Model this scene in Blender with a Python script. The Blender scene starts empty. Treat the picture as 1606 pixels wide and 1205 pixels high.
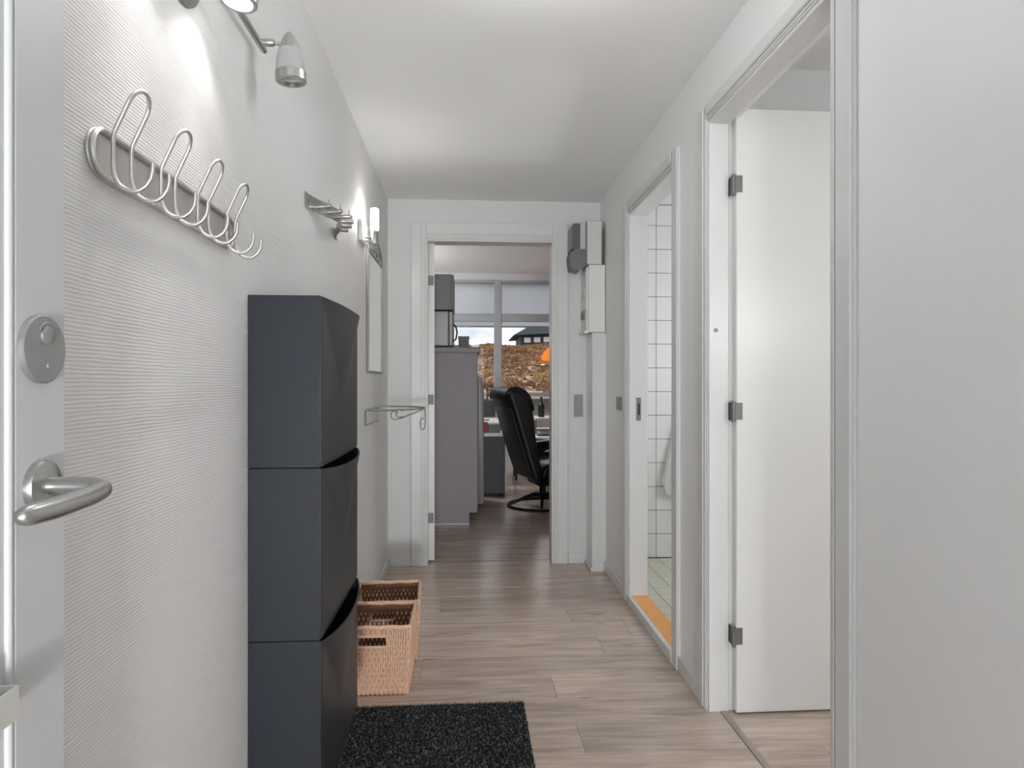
import bpy, bmesh, math, random
from mathutils import Vector, Matrix
random.seed(7)
S = bpy.context.scene
COL = S.collection
PI = math.pi

# ------------------------------------------------------------------ camera, sky, exposure
EYE = 1.146
FPX = 1050.0
YAW = math.atan((803 - 732) / FPX)
cam_d = bpy.data.cameras.new('camera')
cam_d.sensor_fit = 'HORIZONTAL'
cam_d.sensor_width = 36.0
cam_d.lens = 36.0 * FPX / 1606.0
cam_d.clip_start = 0.02
cam_d.clip_end = 600
cam = bpy.data.objects.new('camera', cam_d)
cam.location = (0, 0, EYE)
cam.rotation_euler = (PI / 2, 0, -YAW)
COL.objects.link(cam)
S.camera = cam

S.view_settings.view_transform = 'Standard'
S.view_settings.look = 'None'
S.view_settings.exposure = 0.24
S.view_settings.gamma = 1.0
S.view_settings.use_curve_mapping = False

world = bpy.data.worlds.new('overcast_sky')
S.world = world
world.use_nodes = True
wn, wl = world.node_tree.nodes, world.node_tree.links
wn.clear()
w_out = wn.new('ShaderNodeOutputWorld')
w_bg = wn.new('ShaderNodeBackground')
w_tc = wn.new('ShaderNodeTexCoord')
w_map = wn.new('ShaderNodeMapping')
w_map.inputs['Scale'].default_value = (1.0, 1.0, 3.0)
w_noise = wn.new('ShaderNodeTexNoise')
w_noise.inputs['Scale'].default_value = 9.0
w_noise.inputs['Detail'].default_value = 6.0
w_noise.inputs['Roughness'].default_value = 0.55
w_ramp = wn.new('ShaderNodeValToRGB')
w_ramp.color_ramp.elements[0].position = 0.36
w_ramp.color_ramp.elements[0].color = (0.52, 0.64, 0.80, 1)
w_ramp.color_ramp.elements[1].position = 0.60
w_ramp.color_ramp.elements[1].color = (0.98, 0.99, 1.0, 1)
wl.new(w_tc.outputs['Generated'], w_map.inputs['Vector'])
wl.new(w_map.outputs['Vector'], w_noise.inputs['Vector'])
wl.new(w_noise.outputs['Fac'], w_ramp.inputs['Fac'])
wl.new(w_ramp.outputs['Color'], w_bg.inputs['Color'])
w_bg.inputs['Strength'].default_value = 0.93
wl.new(w_bg.outputs['Background'], w_out.inputs['Surface'])

# light levels (visible lamps, plus fill lamps added out of view, built further down)
HALL_FILL_W = 2.6
LANDING_FILL_W = 200.0
SPOT_LAMP_W = 1.25
BEAM_W = 3.4
SHADE_GLOW_W = 0.12
SCONCE_GLOW = 36.0
BATH_FILL_GLOW = 28.0
BEDROOM_FILL_GLOW = 40.0
LIVING_FILL_W = 46.0
PENDANT_W = 1.2

# hazy sun behind the overcast, high over the hillside
sun_d = bpy.data.lights.new('hazy_sun', 'SUN')
sun_d.energy = 2.6
sun_d.angle = math.radians(50)
sun_d.color = (0.95, 0.97, 1.0)
sun = bpy.data.objects.new('hazy_sun', sun_d)
sun.rotation_euler = Vector((-0.12, -1.0, -0.95)).to_track_quat('-Z', 'Y').to_euler()
COL.objects.link(sun)

# ------------------------------------------------------------------ materials
MATS = {}


def new_mat(name):
    m = bpy.data.materials.new(name)
    m.use_nodes = True
    n, l = m.node_tree.nodes, m.node_tree.links
    return m, n, l, n['Principled BSDF']


def srgb(r, g, b):
    def f(c):
        c /= 255.0
        return c / 12.92 if c <= 0.04045 else ((c + 0.055) / 1.055) ** 2.4
    return (f(r), f(g), f(b), 1.0)


def plain(name, col, rough=0.5, metal=0.0, noise=0.04, nscale=6.0, bump=0.0, bscale=200.0, spec=0.5, coat=0.0):
    if name in MATS:
        return MATS[name]
    m, n, l, b = new_mat(name)
    tc = n.new('ShaderNodeTexCoord')
    nz = n.new('ShaderNodeTexNoise')
    nz.inputs['Scale'].default_value = nscale
    nz.inputs['Detail'].default_value = 4
    l.new(tc.outputs['Object'], nz.inputs['Vector'])
    mix = n.new('ShaderNodeMix')
    mix.data_type = 'RGBA'
    mix.inputs['A'].default_value = tuple(c * (1 - noise) for c in col[:3]) + (1,)
    mix.inputs['B'].default_value = tuple(min(1, c * (1 + noise)) for c in col[:3]) + (1,)
    l.new(nz.outputs['Fac'], mix.inputs['Factor'])
    l.new(mix.outputs['Result'], b.inputs['Base Color'])
    b.inputs['Roughness'].default_value = rough
    b.inputs['Metallic'].default_value = metal
    b.inputs['Specular IOR Level'].default_value = spec
    b.inputs['Coat Weight'].default_value = coat
    b.inputs['Coat Roughness'].default_value = 0.1
    if bump > 0:
        n2 = n.new('ShaderNodeTexNoise')
        n2.inputs['Scale'].default_value = bscale
        n2.inputs['Detail'].default_value = 3
        l.new(tc.outputs['Object'], n2.inputs['Vector'])
        bp = n.new('ShaderNodeBump')
        bp.inputs['Strength'].default_value = bump
        bp.inputs['Distance'].default_value = 0.002
        l.new(n2.outputs['Fac'], bp.inputs['Height'])
        l.new(bp.outputs['Normal'], b.inputs['Normal'])
    MATS[name] = m
    return m


def ribbed_wallpaper():
    m, n, l, b = new_mat('ribbed_wallpaper')
    tc = n.new('ShaderNodeTexCoord')
    mp = n.new('ShaderNodeMapping')
    mp.inputs['Scale'].default_value = (1, 9, 60)
    nz = n.new('ShaderNodeTexNoise')
    nz.inputs['Scale'].default_value = 1.6
    nz.inputs['Detail'].default_value = 2
    l.new(tc.outputs['Object'], mp.inputs['Vector'])
    l.new(mp.outputs['Vector'], nz.inputs['Vector'])
    sep = n.new('ShaderNodeSeparateXYZ')
    l.new(tc.outputs['Object'], sep.inputs['Vector'])
    wob = n.new('ShaderNodeMath'); wob.operation = 'MULTIPLY_ADD'
    l.new(nz.outputs['Fac'], wob.inputs[0])
    wob.inputs[1].default_value = 5.0
    mul = n.new('ShaderNodeMath'); mul.operation = 'MULTIPLY'
    l.new(sep.outputs['Z'], mul.inputs[0])
    mul.inputs[1].default_value = 2 * PI / 0.0054
    l.new(mul.outputs[0], wob.inputs[2])
    sn = n.new('ShaderNodeMath'); sn.operation = 'SINE'
    l.new(wob.outputs[0], sn.inputs[0])
    mp2 = n.new('ShaderNodeMapping')
    mp2.inputs['Scale'].default_value = (1, 40, 260)
    l.new(tc.outputs['Object'], mp2.inputs['Vector'])
    nz2 = n.new('ShaderNodeTexNoise')
    nz2.inputs['Scale'].default_value = 1.0
    nz2.inputs['Detail'].default_value = 3
    l.new(mp2.outputs['Vector'], nz2.inputs['Vector'])
    ad = n.new('ShaderNodeMath'); ad.operation = 'MULTIPLY_ADD'
    l.new(nz2.outputs['Fac'], ad.inputs[0])
    ad.inputs[1].default_value = 1.6
    l.new(sn.outputs[0], ad.inputs[2])
    bp = n.new('ShaderNodeBump')
    bp.inputs['Strength'].default_value = 0.42
    bp.inputs['Distance'].default_value = 0.0005
    l.new(ad.outputs[0], bp.inputs['Height'])
    l.new(bp.outputs['Normal'], b.inputs['Normal'])
    b.inputs['Base Color'].default_value = srgb(231, 230, 229)
    b.inputs['Roughness'].default_value = 0.6
    MATS['ribbed_wallpaper'] = m
    return m


def laminate(name='oak_laminate', c0=srgb(169, 151, 139), c1=srgb(218, 198, 183), dark=srgb(108, 93, 83)):
    m, n, l, b = new_mat(name)
    tc = n.new('ShaderNodeTexCoord')
    oi = n.new('ShaderNodeObjectInfo')
    off = n.new('ShaderNodeMath'); off.operation = 'MULTIPLY'
    l.new(oi.outputs['Random'], off.inputs[0]); off.inputs[1].default_value = 37.0
    add = n.new('ShaderNodeVectorMath'); add.operation = 'ADD'
    l.new(tc.outputs['Object'], add.inputs[0]); l.new(off.outputs[0], add.inputs[1])
    mp = n.new('ShaderNodeMapping'); mp.inputs['Scale'].default_value = (1.3, 13, 1)
    l.new(add.outputs[0], mp.inputs['Vector'])
    nz = n.new('ShaderNodeTexNoise')
    nz.inputs['Scale'].default_value = 2.2; nz.inputs['Detail'].default_value = 7
    nz.inputs['Roughness'].default_value = 0.62; nz.inputs['Distortion'].default_value = 0.5
    l.new(mp.outputs['Vector'], nz.inputs['Vector'])
    rp = n.new('ShaderNodeValToRGB')
    rp.color_ramp.elements[0].position = 0.30; rp.color_ramp.elements[0].color = c0
    rp.color_ramp.elements[1].position = 0.66; rp.color_ramp.elements[1].color = c1
    l.new(nz.outputs['Fac'], rp.inputs['Fac'])
    # knots and dark streaks
    mp2 = n.new('ShaderNodeMapping'); mp2.inputs['Scale'].default_value = (2.6, 12, 1)
    l.new(add.outputs[0], mp2.inputs['Vector'])
    n2 = n.new('ShaderNodeTexNoise'); n2.inputs['Scale'].default_value = 1.5; n2.inputs['Detail'].default_value = 3
    l.new(mp2.outputs['Vector'], n2.inputs['Vector'])
    r2 = n.new('ShaderNodeValToRGB')
    r2.color_ramp.elements[0].position = 0.66; r2.color_ramp.elements[0].color = (0, 0, 0, 1)
    r2.color_ramp.elements[1].position = 0.80; r2.color_ramp.elements[1].color = (1, 1, 1, 1)
    l.new(n2.outputs['Fac'], r2.inputs['Fac'])
    mx = n.new('ShaderNodeMix'); mx.data_type = 'RGBA'
    l.new(r2.outputs['Color'], mx.inputs['Factor'])
    l.new(rp.outputs['Color'], mx.inputs['A'])
    mx.inputs['B'].default_value = dark
    # board to board tone
    hv = n.new('ShaderNodeHueSaturation')
    mr = n.new('ShaderNodeMapRange')
    mr.inputs['To Min'].default_value = 0.90; mr.inputs['To Max'].default_value = 1.08
    l.new(oi.outputs['Random'], mr.inputs['Value'])
    l.new(mr.outputs['Result'], hv.inputs['Value'])
    l.new(mx.outputs['Result'], hv.inputs['Color'])
    l.new(hv.outputs['Color'], b.inputs['Base Color'])
    b.inputs['Roughness'].default_value = 0.25
    bp = n.new('ShaderNodeBump'); bp.inputs['Strength'].default_value = 0.06; bp.inputs['Distance'].default_value = 0.001
    l.new(nz.outputs['Fac'], bp.inputs['Height'])
    l.new(bp.outputs['Normal'], b.inputs['Normal'])
    MATS[name] = m
    return m


def emit(name, col, strength):
    m = bpy.data.materials.new(name)
    m.use_nodes = True
    n, l = m.node_tree.nodes, m.node_tree.links
    b = n['Principled BSDF']
    b.inputs['Base Color'].default_value = col
    b.inputs['Emission Color'].default_value = col
    b.inputs['Emission Strength'].default_value = strength
    return m


def pane_glass(name='pane_glass', tint=(1, 1, 1, 1)):
    m = bpy.data.materials.new(name)
    m.use_nodes = True
    n, l = m.node_tree.nodes, m.node_tree.links
    n.clear()
    o = n.new('ShaderNodeOutputMaterial')
    t = n.new('ShaderNodeBsdfTransparent'); t.inputs['Color'].default_value = tint
    g = n.new('ShaderNodeBsdfGlossy'); g.inputs['Roughness'].default_value = 0.02
    f = n.new('ShaderNodeFresnel'); f.inputs['IOR'].default_value = 1.45
    mx = n.new('ShaderNodeMixShader')
    l.new(f.outputs[0], mx.inputs['Fac'])
    l.new(t.outputs[0], mx.inputs[1]); l.new(g.outputs[0], mx.inputs[2])
    l.new(mx.outputs[0], o.inputs['Surface'])
    return m


def translucent(name, col, fac=0.5, emis=0.0):
    m = bpy.data.materials.new(name)
    m.use_nodes = True
    n, l = m.node_tree.nodes, m.node_tree.links
    n.clear()
    o = n.new('ShaderNodeOutputMaterial')
    d = n.new('ShaderNodeBsdfDiffuse'); d.inputs['Color'].default_value = col
    t = n.new('ShaderNodeBsdfTranslucent'); t.inputs['Color'].default_value = col
    mx = n.new('ShaderNodeMixShader'); mx.inputs['Fac'].default_value = fac
    l.new(d.outputs[0], mx.inputs[1]); l.new(t.outputs[0], mx.inputs[2])
    l.new(mx.outputs[0], o.inputs['Surface'])
    return m


def speckle(name, c0, c1, p0, p1, scale, rough=0.9):
    m, n, l, b = new_mat(name)
    tc = n.new('ShaderNodeTexCoord')
    nz = n.new('ShaderNodeTexNoise'); nz.inputs['Scale'].default_value = scale; nz.inputs['Detail'].default_value = 2
    l.new(tc.outputs['Object'], nz.inputs['Vector'])
    rp = n.new('ShaderNodeValToRGB')
    rp.color_ramp.elements[0].position = p0; rp.color_ramp.elements[0].color = c0
    rp.color_ramp.elements[1].position = p1; rp.color_ramp.elements[1].color = c1
    l.new(nz.outputs['Fac'], rp.inputs['Fac'])
    l.new(rp.outputs['Color'], b.inputs['Base Color'])
    b.inputs['Roughness'].default_value = rough
    MATS[name] = m
    return m


M_PAPER = ribbed_wallpaper()
M_WALL = plain('matt_wall_paint', srgb(220, 220, 219), 0.55, noise=0.012, nscale=2, bump=0.08, bscale=160)
M_CHASE = plain('glossy_boxing_paint', srgb(222, 222, 221), 0.15, noise=0.012, nscale=2)
M_GLOSSWALL = plain('semi_gloss_wall_paint', srgb(242, 242, 241), 0.42, noise=0.012, nscale=2, bump=0.03, bscale=40)
M_CEIL = plain('ceiling_paint', srgb(245, 245, 244), 0.7, noise=0.01, nscale=2)
M_TRIM = plain('white_trim_enamel', srgb(222, 222, 221), 0.28, noise=0.012, nscale=5)
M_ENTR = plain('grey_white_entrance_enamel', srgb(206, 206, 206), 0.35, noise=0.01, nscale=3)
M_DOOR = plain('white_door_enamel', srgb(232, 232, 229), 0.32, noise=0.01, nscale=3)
M_LIVWALL = plain('living_room_paint', srgb(206, 206, 206), 0.6, noise=0.02, nscale=2)
M_PLANK = laminate()
M_SUB = plain('dark_joint', srgb(52, 44, 40), 0.8)
M_STEEL = plain('brushed_steel', srgb(188, 188, 186), 0.3, 1.0, noise=0.05, nscale=40)
M_SATIN = plain('satin_aluminium', srgb(214, 212, 208), 0.38, 1.0, noise=0.03, nscale=30)
M_DARKSTEEL = plain('dull_hinge_steel', srgb(128, 128, 126), 0.55, 0.8, noise=0.12, nscale=60)
M_LOCK = plain('worn_lock_metal', srgb(166, 166, 165), 0.5, 0.7, noise=0.08, nscale=50, bump=0.15, bscale=90)
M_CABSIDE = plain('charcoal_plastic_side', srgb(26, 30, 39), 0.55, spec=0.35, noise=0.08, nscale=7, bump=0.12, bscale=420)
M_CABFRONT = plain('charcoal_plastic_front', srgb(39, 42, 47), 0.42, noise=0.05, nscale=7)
M_CABIN = plain('cabinet_inside_black', srgb(14, 15, 17), 0.7)
M_WICKER = plain('wicker', srgb(226, 186, 158), 0.72, noise=0.34, nscale=90, bump=0.3, bscale=300)
M_WICKERIN = plain('wicker_inner', srgb(120, 84, 60), 0.85, noise=0.25, nscale=60)
M_RUGBASE = plain('rug_backing', srgb(16, 16, 17), 0.95)
M_PILE = speckle('rug_pile', srgb(13, 13, 15), srgb(150, 152, 156), 0.50, 0.70, 130)
M_GREYPL = plain('grey_plate_plastic', srgb(150, 150, 148), 0.45)
M_METER = plain('meter_dark_grey', srgb(112, 112, 112), 0.5)
M_METERL = plain('meter_light_grey', srgb(196, 196, 194), 0.5)
M_WHITEPL = plain('white_plastic', srgb(232, 232, 230), 0.4)
M_BLACKPL = plain('black_plastic', srgb(16, 16, 17), 0.4)
M_LEATHER = plain('black_leather', srgb(15, 15, 17), 0.48, noise=0.15, nscale=20, bump=0.25, bscale=220)
M_LEATHERB = plain('charcoal_leather_back', srgb(44, 44, 45), 0.45, noise=0.1, nscale=20, bump=0.25, bscale=220)
M_BLACKMET = plain('black_base_metal', srgb(18, 20, 25), 0.3, 0.4)
M_GREYCAB = plain('grey_lilac_cabinet', srgb(160, 155, 160), 0.5, noise=0.02)
M_GREYCAB2 = plain('grey_wall_cabinet', srgb(150, 150, 152), 0.5, noise=0.02)
M_APPL = plain('appliance_silver', srgb(178, 178, 178), 0.4, 0.2)
M_WINFRAME = plain('grey_window_frame', srgb(164, 167, 170), 0.4)
M_TILE = plain('white_glazed_tile', srgb(238, 239, 238), 0.12, noise=0.015, nscale=3)
M_GROUT = plain('grey_grout', srgb(118, 118, 116), 0.9)
M_FTILE = plain('grey_green_floor_tile', srgb(208, 206, 192), 0.35, noise=0.08, nscale=8)
M_OAK = plain('orange_oak_threshold', srgb(242, 172, 94), 0.35, noise=0.12, nscale=30)
M_PORC = plain('white_porcelain', srgb(240, 240, 238), 0.1)
M_FABRICW = translucent('white_shower_fabric', srgb(238, 238, 236), 0.35)
M_BLIND = translucent('white_roller_blind', srgb(222, 223, 226), 0.66)
M_GLASS = pane_glass()
M_FROST = translucent('frosted_lamp_glass', srgb(225, 226, 226), 0.6)
M_ORANGE = translucent('orange_lamp_shade', srgb(252, 196, 110), 0.6)
M_SPOTLIT = emit('lit_spot_bulb', (1.0, 0.97, 0.92, 1), 9.0)
M_TUBELIT = emit('lit_glass_tube', (1.0, 0.98, 0.94, 1), SCONCE_GLOW)
M_BULBLIT = emit('lit_bulb', (1.0, 0.62, 0.28, 1), 6.0)
M_DOMELIT = emit('lit_fill_dome', (1.0, 0.985, 0.96, 1), 3.0)
M_MIRROR = plain('mirror_silver', (0.93, 0.93, 0.93, 1), 0.02, 1.0, noise=0)
M_IRON = plain('grey_wrought_iron', srgb(158, 158, 154), 0.45, 0.7, noise=0.08, nscale=60)
M_RED = plain('red_card', srgb(170, 30, 56), 0.5)
M_DARKBOARD = plain('dark_grey_board', srgb(72, 70, 76), 0.5)
M_MIDGREY = plain('mid_grey_felt', srgb(134, 131, 136), 0.7)
M_WHITETOP = plain('white_table_top', srgb(238, 236, 234), 0.3)
M_GREENGL = plain('dark_green_bottle', srgb(40, 48, 38), 0.2)
M_SCRUB = speckle('autumn_scrub', srgb(136, 105, 88), srgb(196, 158, 112), 0.34, 0.66, 0.35)
M_SCRUB2 = speckle('brown_heath', srgb(140, 112, 94), srgb(190, 152, 112), 0.35, 0.65, 0.4)
M_GRASS = plain('terrace_grass', srgb(120, 126, 84), 0.9, noise=0.2, nscale=3)
M_ROOF = plain('slate_roof', srgb(40, 50, 57), 0.8, noise=0.06, nscale=2, spec=0.05)
M_HWALL = plain('house_wall_dark', srgb(62, 66, 72), 0.7)
M_HWIN = plain('house_window_sky_white', srgb(250, 252, 255), 0.3)  # bright sky in the panes is put into this white
M_CONC = plain('grey_parapet', srgb(132, 134, 136), 0.8)

# ------------------------------------------------------------------ mesh helpers
OFF = {}


class MB:
    def __init__(self):
        self.v = []
        self.f = []

    def add(self, vs, fs):
        o = len(self.v)
        self.v += [tuple(p) for p in vs]
        self.f += [tuple(i + o for i in f) for f in fs]
        return self

    def box(self, lo, hi, b=0.0):
        lo, hi = [min(lo[i], hi[i]) for i in range(3)], [max(lo[i], hi[i]) for i in range(3)]
        b = min(b, 0.49 * min(hi[i] - lo[i] for i in range(3)))
        if b <= 0:
            x0, y0, z0 = lo
            x1, y1, z1 = hi
            return self.add([(x0, y0, z0), (x1, y0, z0), (x1, y1, z0), (x0, y1, z0), (x0, y0, z1), (x1, y0, z1), (x1, y1, z1), (x0, y1, z1)],
                            [(0, 3, 2, 1), (4, 5, 6, 7), (0, 1, 5, 4), (1, 2, 6, 5), (2, 3, 7, 6), (3, 0, 4, 7)])
        vs, idx = [], {}
        for sx in (0, 1):
            for sy in (0, 1):
                for sz in (0, 1):
                    s = (sx, sy, sz)
                    for a in range(3):
                        p = []
                        for k in range(3):
                            e = hi[k] if s[k] else lo[k]
                            if k != a:
                                e += -b if s[k] else b
                            p.append(e)
                        idx[(s, a)] = len(vs)
                        vs.append(p)
        c = [(lo[k] + hi[k]) / 2 for k in range(3)]
        fs = []

        def face(ii):
            P = [Vector(vs[i]) for i in ii]
            nrm = (P[1] - P[0]).cross(P[2] - P[0])
            mid = sum(P, Vector()) / len(P) - Vector(c)
            fs.append(tuple(ii) if nrm.dot(mid) > 0 else tuple(reversed(ii)))
        for a in range(3):
            u, w = [k for k in range(3) if k != a]
            for sa in (0, 1):
                ring = []
                for su, sw in ((0, 0), (1, 0), (1, 1), (0, 1)):
                    s = [0, 0, 0]; s[a] = sa; s[u] = su; s[w] = sw
                    ring.append(idx[(tuple(s), a)])
                face(ring)
            for su in (0, 1):
                for sw in (0, 1):
                    s0 = [0, 0, 0]; s0[u] = su; s0[w] = sw
                    s1 = list(s0); s1[a] = 1
                    s0, s1 = tuple(s0), tuple(s1)
                    face([idx[(s0, u)], idx[(s1, u)], idx[(s1, w)], idx[(s0, w)]])
        for sx in (0, 1):
            for sy in (0, 1):
                for sz in (0, 1):
                    s = (sx, sy, sz)
                    face([idx[(s, 0)], idx[(s, 1)], idx[(s, 2)]])
        return self.add(vs, fs)

    def tube(self, pts, r, n=8, closed=False, caps=True, flat=None):
        P = [Vector(p) for p in pts]
        m = len(P)
        R = r if isinstance(r, (list, tuple)) else [r] * m
        T = []
        for i in range(m):
            if closed:
                t = P[(i + 1) % m] - P[i - 1]
            else:
                t = P[min(i + 1, m - 1)] - P[max(i - 1, 0)]
            T.append(t.normalized() if t.length > 1e-9 else Vector((0, 0, 1)))
        up = Vector((0, 0, 1)) if abs(T[0].z) < 0.9 else Vector((1, 0, 0))
        nrm = (up - T[0] * up.dot(T[0])).normalized()
        vs, fs = [], []
        for i in range(m):
            nrm = (nrm - T[i] * nrm.dot(T[i]))
            nrm = nrm.normalized() if nrm.length > 1e-6 else T[i].orthogonal().normalized()
            bi = T[i].cross(nrm)
            for k in range(n):
                a = 2 * PI * k / n
                vs.append(P[i] + (nrm * math.cos(a) + bi * math.sin(a)) * R[i])
        for i in range(m if closed else m - 1):
            j = (i + 1) % m
            for k in range(n):
                k2 = (k + 1) % n
                fs.append((i * n + k, i * n + k2, j * n + k2, j * n + k))
        if caps and not closed:
            fs.append(tuple(reversed(range(n))))
            fs.append(tuple((m - 1) * n + k for k in range(n)))
        return self.add(vs, fs)

    def lathe(self, prof, center, axis=(0, 0, 1), n=32, cap0=True, cap1=True):
        """prof: list of (radius, height along axis)"""
        ax = Vector(axis).normalized()
        u = ax.orthogonal().normalized()
        w = ax.cross(u)
        c = Vector(center)
        vs, fs = [], []
        for r, h in prof:
            for k in range(n):
                a = 2 * PI * k / n
                vs.append(c + ax * h + (u * math.cos(a) + w * math.sin(a)) * max(r, 1e-5))
        for i in range(len(prof) - 1):
            for k in range(n):
                k2 = (k + 1) % n
                fs.append((i * n + k, i * n + k2, (i + 1) * n + k2, (i + 1) * n + k))
        if cap0:
            fs.append(tuple(reversed(range(n))))
        if cap1:
            fs.append(tuple((len(prof) - 1) * n + k for k in range(n)))
        return self.add(vs, fs)

    def prism(self, poly, axis, a0, a1):
        """poly: 2D points in the other two axes (in xyz order); extruded along axis"""
        n = len(poly)
        vs = []
        for a in (a0, a1):
            for p in poly:
                q = list(p)
                q.insert(axis, a)
                vs.append(q)
        fs = [tuple(range(n)), tuple(range(n, 2 * n))[::-1]]
        for i in range(n):
            j = (i + 1) % n
            fs.append((i, i + n, j + n, j))
        return self.add(vs, fs)

    def padded(self, poly, y0, y1, inset=0.03, steps=3):
        """(x,z) outline extruded along y with rounded rims"""
        n = len(poly)
        P = [Vector((p[0], p[1])) for p in poly]
        area = sum(P[i].x * P[(i + 1) % n].y - P[(i + 1) % n].x * P[i].y for i in range(n))
        sgn = 1 if area > 0 else -1
        N = []
        for i in range(n):
            d = (P[(i + 1) % n] - P[i - 1]).normalized()
            N.append(Vector((-d.y, d.x)) * sgn)
        layers = []
        for s in range(steps + 1):
            a = PI / 2 * s / steps
            layers.append((y0 + inset * (1 - math.sin(a)), inset * (1 - math.cos(a))))
        lay = [(y0 + inset * (1 - math.sin(PI / 2 * (1 - s / steps))), inset * (1 - math.cos(PI / 2 * (1 - s / steps)))) for s in range(steps + 1)]
        full = lay + [(y0 + y1 - y, d) for y, d in reversed(lay)]
        vs, fs = [], []
        for y, d in full:
            for i in range(n):
                q = P[i] + N[i] * d
                vs.append((q.x, y, q.y))
        for k in range(len(full) - 1):
            for i in range(n):
                j = (i + 1) % n
                fs.append((k * n + i, k * n + j, (k + 1) * n + j, (k + 1) * n + i))
        fs.append(tuple(range(n)))
        fs.append(tuple((len(full) - 1) * n + i for i in reversed(range(n))))
        return self.add(vs, fs)

    def build(self, name, mat, parent=None, smooth=False, local=False, label=None, sub=0):
        if parent is not None:
            off = Vector((0, 0, 0)) if local else OFF[parent.name]
        else:
            xs = [p[0] for p in self.v]; ys = [p[1] for p in self.v]; zs = [p[2] for p in self.v]
            off = Vector(((min(xs) + max(xs)) / 2, (min(ys) + max(ys)) / 2, min(zs)))
        me = bpy.data.meshes.new(name)
        me.from_pydata([(p[0] - off.x, p[1] - off.y, p[2] - off.z) for p in self.v], [], self.f)
        bm = bmesh.new(); bm.from_mesh(me)
        bmesh.ops.recalc_face_normals(bm, faces=bm.faces)
        bm.to_mesh(me); bm.free()
        me.materials.append(mat)
        if smooth:
            try:
                me.shade_smooth()
                me.set_sharp_from_angle(angle=math.radians(40))
            except Exception:
                for p in me.polygons:
                    p.use_smooth = True
        o = bpy.data.objects.new(name, me)
        COL.objects.link(o)
        if parent is not None:
            o.parent = parent
            OFF[o.name] = OFF[parent.name].copy()
        else:
            o.location = off
            OFF[o.name] = off
        if sub:
            md = o.modifiers.new('subd', 'SUBSURF'); md.levels = sub; md.render_levels = sub
        if label:
            o['label'] = label
        return o


def tag(o, label, cat, group=None, kind=None):
    o['label'] = label
    o['category'] = cat
    if group:
        o['group'] = group
    if kind:
        o['kind'] = kind
    return o


def thing(name, loc, label, cat, rz=0.0, group=None, kind=None):
    o = bpy.data.objects.new(name, None)
    o.empty_display_size = 0.05
    COL.objects.link(o)
    o.location = loc
    o.rotation_euler = (0, 0, rz)
    OFF[o.name] = Vector(loc)
    return tag(o, label, cat, group, kind)


def bx(name, lo, hi, mat, parent=None, b=0.0, **k):
    return MB().box(lo, hi, b).build(name, mat, parent, **k)


def arc(c, r, a0, a1, n, plane='xz', r2=None):
    r2 = r2 if r2 is not None else r
    out = []
    for i in range(n + 1):
        a = a0 + (a1 - a0) * i / n
        u, w = r * math.cos(a), r2 * math.sin(a)
        if plane == 'xz':
            out.append((c[0] + u, c[1], c[2] + w))
        elif plane == 'yz':
            out.append((c[0], c[1] + u, c[2] + w))
        else:
            out.append((c[0] + u, c[1] + w, c[2]))
    return out


# ------------------------------------------------------------------ the shell of the hall
XL, XR, YE, ZC = -0.495, 0.85, 4.25, 2.31      # left wall, right wall, end wall, ceiling
WT = 0.09                                      # thickness of the right wall
XB = XR + WT                                   # inner side of the rooms on the right
YS = -0.14                                     # inner face of the wall with the entrance door
YLW = 8.8                                      # window wall of the living room
ZL = 2.60                                      # living room ceiling
BATH = (2.70, 3.445, 2.035)                    # opening y0, y1, top
ROOM = (1.494, 2.297, 2.068)
END = (-0.257, 0.552, 2.06)

wl_ = bx('wall_left', (XL - 0.12, YS - 0.12, 0), (XL, YE, ZC), M_PAPER)
tag(wl_, 'white wall with fine horizontal ribbed wallpaper behind the coat hooks', 'wall', kind='structure')

mb = MB()
mb.box((XR, YS, 0), (XB, ROOM[0], ZC))
mb.box((XR, ROOM[0], ROOM[2]), (XB, ROOM[1], ZC))
mb.box((XR, ROOM[1], 0), (XB, BATH[0], ZC))
mb.box((XR, BATH[0], BATH[2]), (XB, BATH[1], ZC))
mb.box((XR, BATH[1], 0), (XB, YE + 0.12, ZC))
tag(mb.build('wall_right', M_GLOSSWALL), 'white wall with the bathroom doorway and a second doorway', 'wall', kind='structure')

mb = MB()
mb.box((XL - 0.12, YE, 0), (END[0], YE + 0.12, ZL))
mb.box((END[0], YE, END[2]), (END[1], YE + 0.12, ZL))
mb.box((END[1], YE, 0), (XR, YE + 0.12, ZL))
tag(mb.build('wall_end', M_WALL), 'white end wall around the doorway to the living room', 'wall', kind='structure')

mb = MB()
mb.box((XL, YS - 0.12, 0), (-0.46, YS, ZC))
mb.box((0.47, YS - 0.12, 0), (XR, YS, ZC))
mb.box((-0.46, YS - 0.12, 2.10), (0.47, YS, ZC))
tag(mb.build('wall_entrance', M_WALL), 'white wall around the entrance doorway', 'wall', kind='structure')

tag(bx('ceiling', (XL - 0.12, YS - 0.12, ZC), (XB, YE, ZC + 0.08), M_CEIL), 'plain white hallway ceiling', 'ceiling', kind='structure')

# ---- floors made of separate boards
PW = 0.19
SEAM = 2.43


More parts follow.
